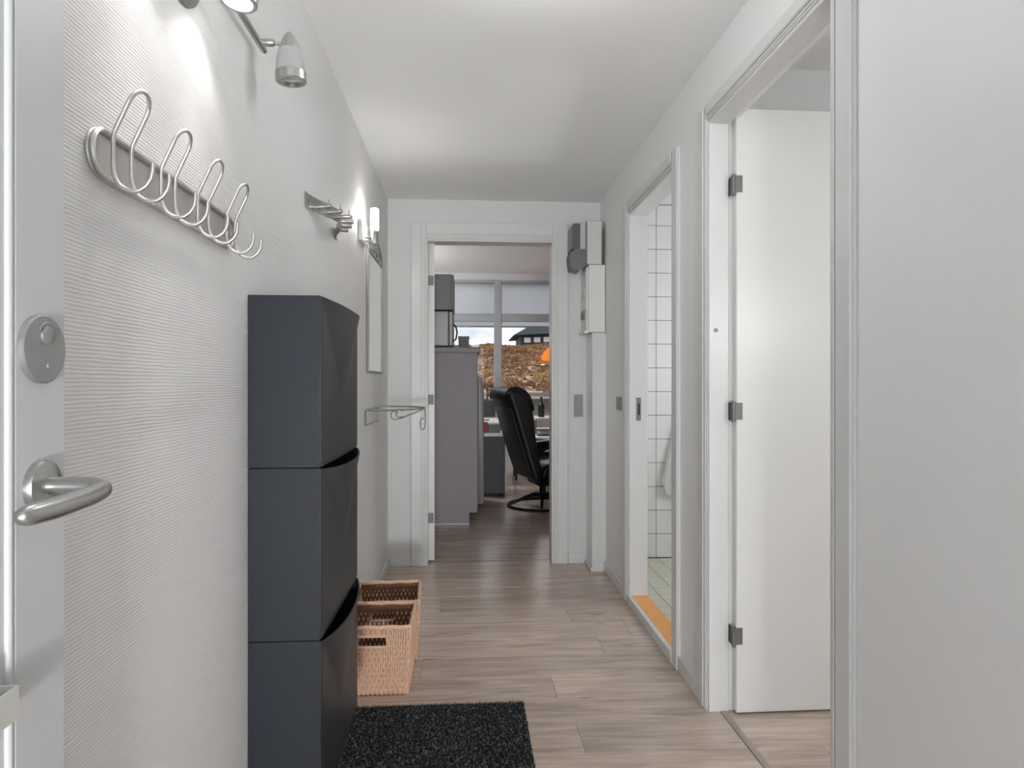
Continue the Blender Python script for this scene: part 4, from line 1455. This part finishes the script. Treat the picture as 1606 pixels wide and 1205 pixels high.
# pendant lamp
pd = thing('pendant_lamp', (1.10, 8.0, 1.43), 'orange dome pendant lamp glowing over the dining table', 'pendant lamp')
prof = [(0.205 * math.cos(a), 0.185 * math.sin(a)) for a in [PI / 2 * i / 14 for i in range(14)]] + [(0.02, 0.187)]
MB().lathe(prof + [(p[0] - 0.004 if p[0] > 0.02 else 0.016, p[1] - 0.003) for p in reversed(prof)], (1.10, 8.0, 1.432), n=40, cap0=False, cap1=False).build('shade', M_ORANGE, pd, smooth=True)
MB().tube([(1.10, 8.0, 1.61), (1.10, 8.0, ZL)], 0.003, 6).build('cord', M_BLACKPL, pd)
MB().lathe([(0.0, -0.04), (0.022, -0.03), (0.03, 0.0), (0.022, 0.03), (0.012, 0.05), (0.012, 0.09)], (1.10, 8.0, 1.51), n=20).build('bulb', M_BULBLIT, pd, smooth=True)
L = bpy.data.lights.new('pendant_light', 'POINT'); L.energy = PENDANT_W; L.color = (1, 0.7, 0.38); L.shadow_soft_size = 0.04
o = bpy.data.objects.new('pendant_light', L); COL.objects.link(o); o.location = (1.10, 8.0, 1.455)

# ------------------------------------------------------------------ black leather recliner
rc = thing('recliner', (0.715, 6.29, 0), 'black leather swivel recliner turned away on a ring base', 'armchair', math.radians(13))


def smooth_poly(pts, it=2):
    for _ in range(it):
        q = []
        n = len(pts)
        for i in range(n):
            a, b_ = pts[i], pts[(i + 1) % n]
            q.append((a[0] * 0.75 + b_[0] * 0.25, a[1] * 0.75 + b_[1] * 0.25))
            q.append((a[0] * 0.25 + b_[0] * 0.75, a[1] * 0.25 + b_[1] * 0.75))
        pts = q
    return pts


def lean(pts):
    return [(x - 0.055 - 0.05 * max(0, (z - 0.3) / 0.8), z) for x, z in pts]


back_out = lean([(-0.13, 0.27), (-0.18, 0.45), (-0.245, 0.72), (-0.30, 0.94), (-0.335, 1.06), (-0.30, 1.105), (-0.21, 1.105), (-0.135, 1.04), (-0.09, 0.88), (-0.085, 0.66), (-0.07, 0.50), (-0.04, 0.36), (-0.06, 0.26)])
bk = MB().padded(smooth_poly(back_out), -0.31, 0.31, 0.045, 4).build('backrest', M_LEATHER, rc, local=True, smooth=True)
bp_ = lean([(-0.15, 0.33), (-0.19, 0.46), (-0.252, 0.72), (-0.302, 0.92), (-0.295, 0.93), (-0.238, 0.72), (-0.175, 0.46), (-0.14, 0.33)])
MB().padded(bp_, -0.275, 0.275, 0.004, 2).build('back_panel', M_LEATHERB, bk, local=True, smooth=True)
hp = [(-0.343, 0.985), (-0.352, 1.05), (-0.325, 1.108), (-0.25, 1.125), (-0.16, 1.105), (-0.10, 1.03), (-0.075, 0.90), (-0.12, 0.90), (-0.20, 1.04), (-0.28, 1.06)]
hp = lean(hp)
MB().padded(smooth_poly(hp), -0.30, 0.30, 0.03, 3).build('head_cushion', M_LEATHER, bk, local=True, smooth=True)
sp_ = [(-0.13, 0.25), (0.34, 0.27), (0.42, 0.32), (0.43, 0.41), (0.36, 0.46), (0.0, 0.43), (-0.08, 0.40)]
MB().padded(smooth_poly(sp_), -0.27, 0.27, 0.04, 3).build('seat', M_LEATHER, rc, local=True, smooth=True)
for s in (-1, 1):
    ap = [(-0.12, 0.535), (0.0, 0.57), (0.30, 0.60), (0.40, 0.595), (0.42, 0.565), (0.36, 0.53), (0.10, 0.51), (-0.03, 0.505)]
    ar = MB().padded(smooth_poly(ap), s * 0.335 - 0.055, s * 0.335 + 0.055, 0.025, 3).build('armrest', M_LEATHER, rc, local=True, smooth=True)
    sp2 = [(-0.05, 0.20), (0.36, 0.22), (0.38, 0.30), (0.36, 0.54), (0.0, 0.52), (-0.06, 0.35)]
    MB().padded(smooth_poly(sp2, 1), s * 0.325 - 0.03, s * 0.325 + 0.03, 0.015, 2).build('arm_side', M_LEATHER, ar, local=True, smooth=True)
MB().box((-0.10, -0.17, 0.205), (0.22, 0.17, 0.27), 0.015).build('mechanism', M_BLACKPL, rc, local=True)
MB().lathe([(0.030, 0.06), (0.030, 0.21)], (0, 0, 0), n=16).build('column', M_BLACKMET, rc, local=True, smooth=True)
MB().tube([(0.33 * math.cos(a), 0.33 * math.sin(a), 0.011) for a in [2 * PI * i / 48 for i in range(48)]], 0.011, 8, closed=True).build('base_ring', M_BLACKMET, rc, local=True, smooth=True)
for k in range(5):
    a = 2 * PI * k / 5 + PI - 0.05
    c_, s_ = math.cos(a), math.sin(a)
    pts = [(r_ * c_, r_ * s_, z_) for r_, z_ in ((0.02, 0.098), (0.10, 0.098), (0.17, 0.085), (0.25, 0.05), (0.335, 0.014))]
    MB().tube(pts, [0.018, 0.018, 0.016, 0.014, 0.009], 8).build('base_leg', M_BLACKMET, rc, local=True, smooth=True)

# ------------------------------------------------------------------ outside
hill = bpy.data.meshes.new('hill')
vs, fs = [], []
NXh, NYh = 70, 60
rnd = random.Random(11)


def hz(x, y):
    t = (y - 15) / 77.0
    base = 0.2 + 6.0 * t + 0.012 * x * max(0, t)
    if y > 92:
        base = 6.2 + 0.012 * x - (y - 92) * 0.12
    return base + 0.22 * math.sin(x * 0.7 + y * 0.31) * math.sin(y * 0.55 - x * 0.2) * min(1, max(0, t) * 3)


for j in range(NYh + 1):
    y = 15 + 105 * j / NYh
    for i in range(NXh + 1):
        x = -45 + 110 * i / NXh
        vs.append((x, y, hz(x, y)))
for j in range(NYh):
    for i in range(NXh):
        a = j * (NXh + 1) + i
        fs.append((a, a + 1, a + NXh + 2, a + NXh + 1))
ho = MB().add(vs, fs).build('hillside', M_SCRUB2, None, smooth=True)
tag(ho, 'brown autumn hillside outside the window', 'hillside', kind='structure')
vs, fs = [], []
for q in range(15000):
    y = 17 + 78 * (rnd.random() ** 0.7)
    x = y * rnd.uniform(-0.10, 0.30)
    r_ = rnd.uniform(0.14, 0.42) * (0.4 + y / 110)
    zb = hz(x, y)
    for k in range(6):
        a = rnd.uniform(0, 2 * PI)
        e = rnd.uniform(0.15, 1.0)
        d = Vector((math.cos(a) * 0.8, math.sin(a) * 0.8, e * 0.9)) * r_
        s_ = d.cross(Vector((rnd.uniform(-1, 1), rnd.uniform(-1, 1), rnd.uniform(-1, 1)))).normalized() * r_ * 0.42
        c = Vector((x, y, zb - 0.05))
        o_ = len(vs)
        vs += [tuple(c + d * 0.1 - s_ * 0.4), tuple(c + d * 0.55 + s_), tuple(c + d), tuple(c + d * 0.5 - s_)]
        fs += [(o_, o_ + 1, o_ + 2, o_ + 3)]
sh = bpy.data.meshes.new('scrub'); sh.from_pydata(vs, [], fs); sh.materials.append(M_SCRUB)
so_ = bpy.data.objects.new('scrub', sh); COL.objects.link(so_)
tag(so_, 'dense brown and ochre scrub covering the hillside', 'shrubs', kind='stuff')
tag(bx('terrace', (-30, 9.0, -0.25), (40, 15.2, -0.15), M_GRASS), 'dull green ground between window and hillside', 'ground', kind='structure')
tag(bx('wall_parapet', (-6, 11.6, -0.15), (10, 11.75, 0.86), M_CONC), 'low grey wall outside the window', 'wall', kind='structure')
hs = thing('house', (14, 104, 6.0), 'distant house with dark hipped roof on the hilltop', 'house')
RB = 8.35
m = MB()
m.add([(6.9, 98, RB), (24, 98, RB + 0.9), (24, 110, RB + 0.9), (6.9, 110, RB), (10.4, 104, RB + 2.2), (24, 104, RB + 2.6), (6.9, 98, RB - 0.15), (24, 98, RB + 0.75), (24, 110, RB + 0.75), (6.9, 110, RB - 0.15)],
      [(0, 1, 5, 4), (1, 2, 5), (2, 3, 4, 5), (3, 0, 4), (0, 6, 7, 1), (1, 7, 8, 2), (2, 8, 9, 3), (3, 9, 6, 0), (6, 9, 8, 7)])
m.build('roof', M_ROOF, hs)
m = MB()
m.prism([(8.0, 6.0), (23.5, 6.0), (23.5, RB + 0.70), (8.0, RB - 0.12)], 1, 99, 109)
wl2 = m.build('wall', M_HWALL, hs)
for k in range(9):
    x = 8.5 + k * 1.45
    bx('window', (x, 98.9, RB - 1.05 + k * 0.045), (x + 0.95, 99.0, RB - 0.32 + k * 0.055), M_HWIN, hs)

# ------------------------------------------------------------------ fill lamps added out of view to brighten hall and rooms


def fill_dome_lamp(name, x, y, z, r, watts, label, col=(0.97, 0.985, 1.0)):
    t = thing(name, (x, y, z), label, 'ceiling lamp')
    MB().lathe([(r * 0.9, 0), (r * 0.9, -0.02)], (x, y, z), n=32).build('base', M_WHITEPL, t)
    MB().lathe([(r, -0.02), (r * 0.97, -0.035), (r * 0.8, -0.055), (r * 0.5, -0.07), (0, -0.076)], (x, y, z), n=32, cap0=False, cap1=False).build('dome', M_DOMELIT, t, smooth=True)
    L = bpy.data.lights.new(name + '_light', 'POINT')
    L.energy = watts
    L.color = col
    L.shadow_soft_size = r * 0.8
    o = bpy.data.objects.new(name + '_light', L)
    COL.objects.link(o)
    o.location = (x, y, z - 0.10 - r * 0.8)
    return t


fill_dome_lamp('added_ceiling_lamp', 0.2, 1.68, ZC, 0.13, HALL_FILL_W, 'added round white ceiling lamp, fill light for the hallway')  # added overhead, unseen, to lift walls and floor of the hall
gl = thing('added_globe_lamp', (0.08, -2.1, 0), 'added white globe lamp on a post outside the entrance, fill light for the hallway', 'lamp')  # added behind the camera, set low to light the far ceiling
MB().lathe([(0.14, 0), (0.14, 0.02), (0.02, 0.03), (0.018, 0.48), (0.05, 0.49), (0.05, 0.51)], (0.08, -2.1, 0), n=24).build('post', M_STEEL, gl, smooth=True)
MB().lathe([(0.17 * math.sin(PI * i / 16), 0.17 * math.cos(PI * i / 16)) for i in range(17)], (0.08, -2.1, 0.68), n=28, cap0=False, cap1=False).build('globe', emit('lit_fill_globe', (0.965, 0.985, 1.0, 1), LANDING_FILL_W), gl, smooth=True)
bl = thing('added_globe_lamp', (1.85, 3.3, 1.2), 'added white globe lamp hanging in the bathroom as fill light', 'pendant lamp')  # added unseen source, hung low to light the tiles evenly
MB().lathe([(0.10 * math.sin(PI * i / 16), 0.10 * math.cos(PI * i / 16)) for i in range(17)], (1.85, 3.3, 1.32), n=28, cap0=False, cap1=False).build('globe', emit('lit_bath_fill_globe', (0.98, 0.99, 1.0, 1), BATH_FILL_GLOW), bl, smooth=True)
MB().tube([(1.85, 3.3, 1.42), (1.85, 3.3, 2.288)], 0.003, 6).build('cord', M_WHITEPL, bl)
bl = thing('added_globe_lamp', (1.85, 0.3, 1.4), 'added white globe lamp hanging behind the open door as fill light', 'pendant lamp')  # added unseen source for the door leaf and the wall above it
MB().lathe([(0.12 * math.sin(PI * i / 16), 0.12 * math.cos(PI * i / 16)) for i in range(17)], (1.85, 0.3, 1.52), n=28, cap0=False, cap1=False).build('globe', emit('lit_bedroom_fill_globe', (0.98, 0.99, 1.0, 1), BEDROOM_FILL_GLOW), bl, smooth=True)
MB().tube([(1.85, 0.3, 1.64), (1.85, 0.3, ZC)], 0.003, 6).build('cord', M_WHITEPL, bl)
fill_dome_lamp('added_ceiling_lamp', -1.2, 7.4, ZL, 0.15, LIVING_FILL_W, 'added round white ceiling lamp, fill light for the living room')  # added unseen source to brighten the living room
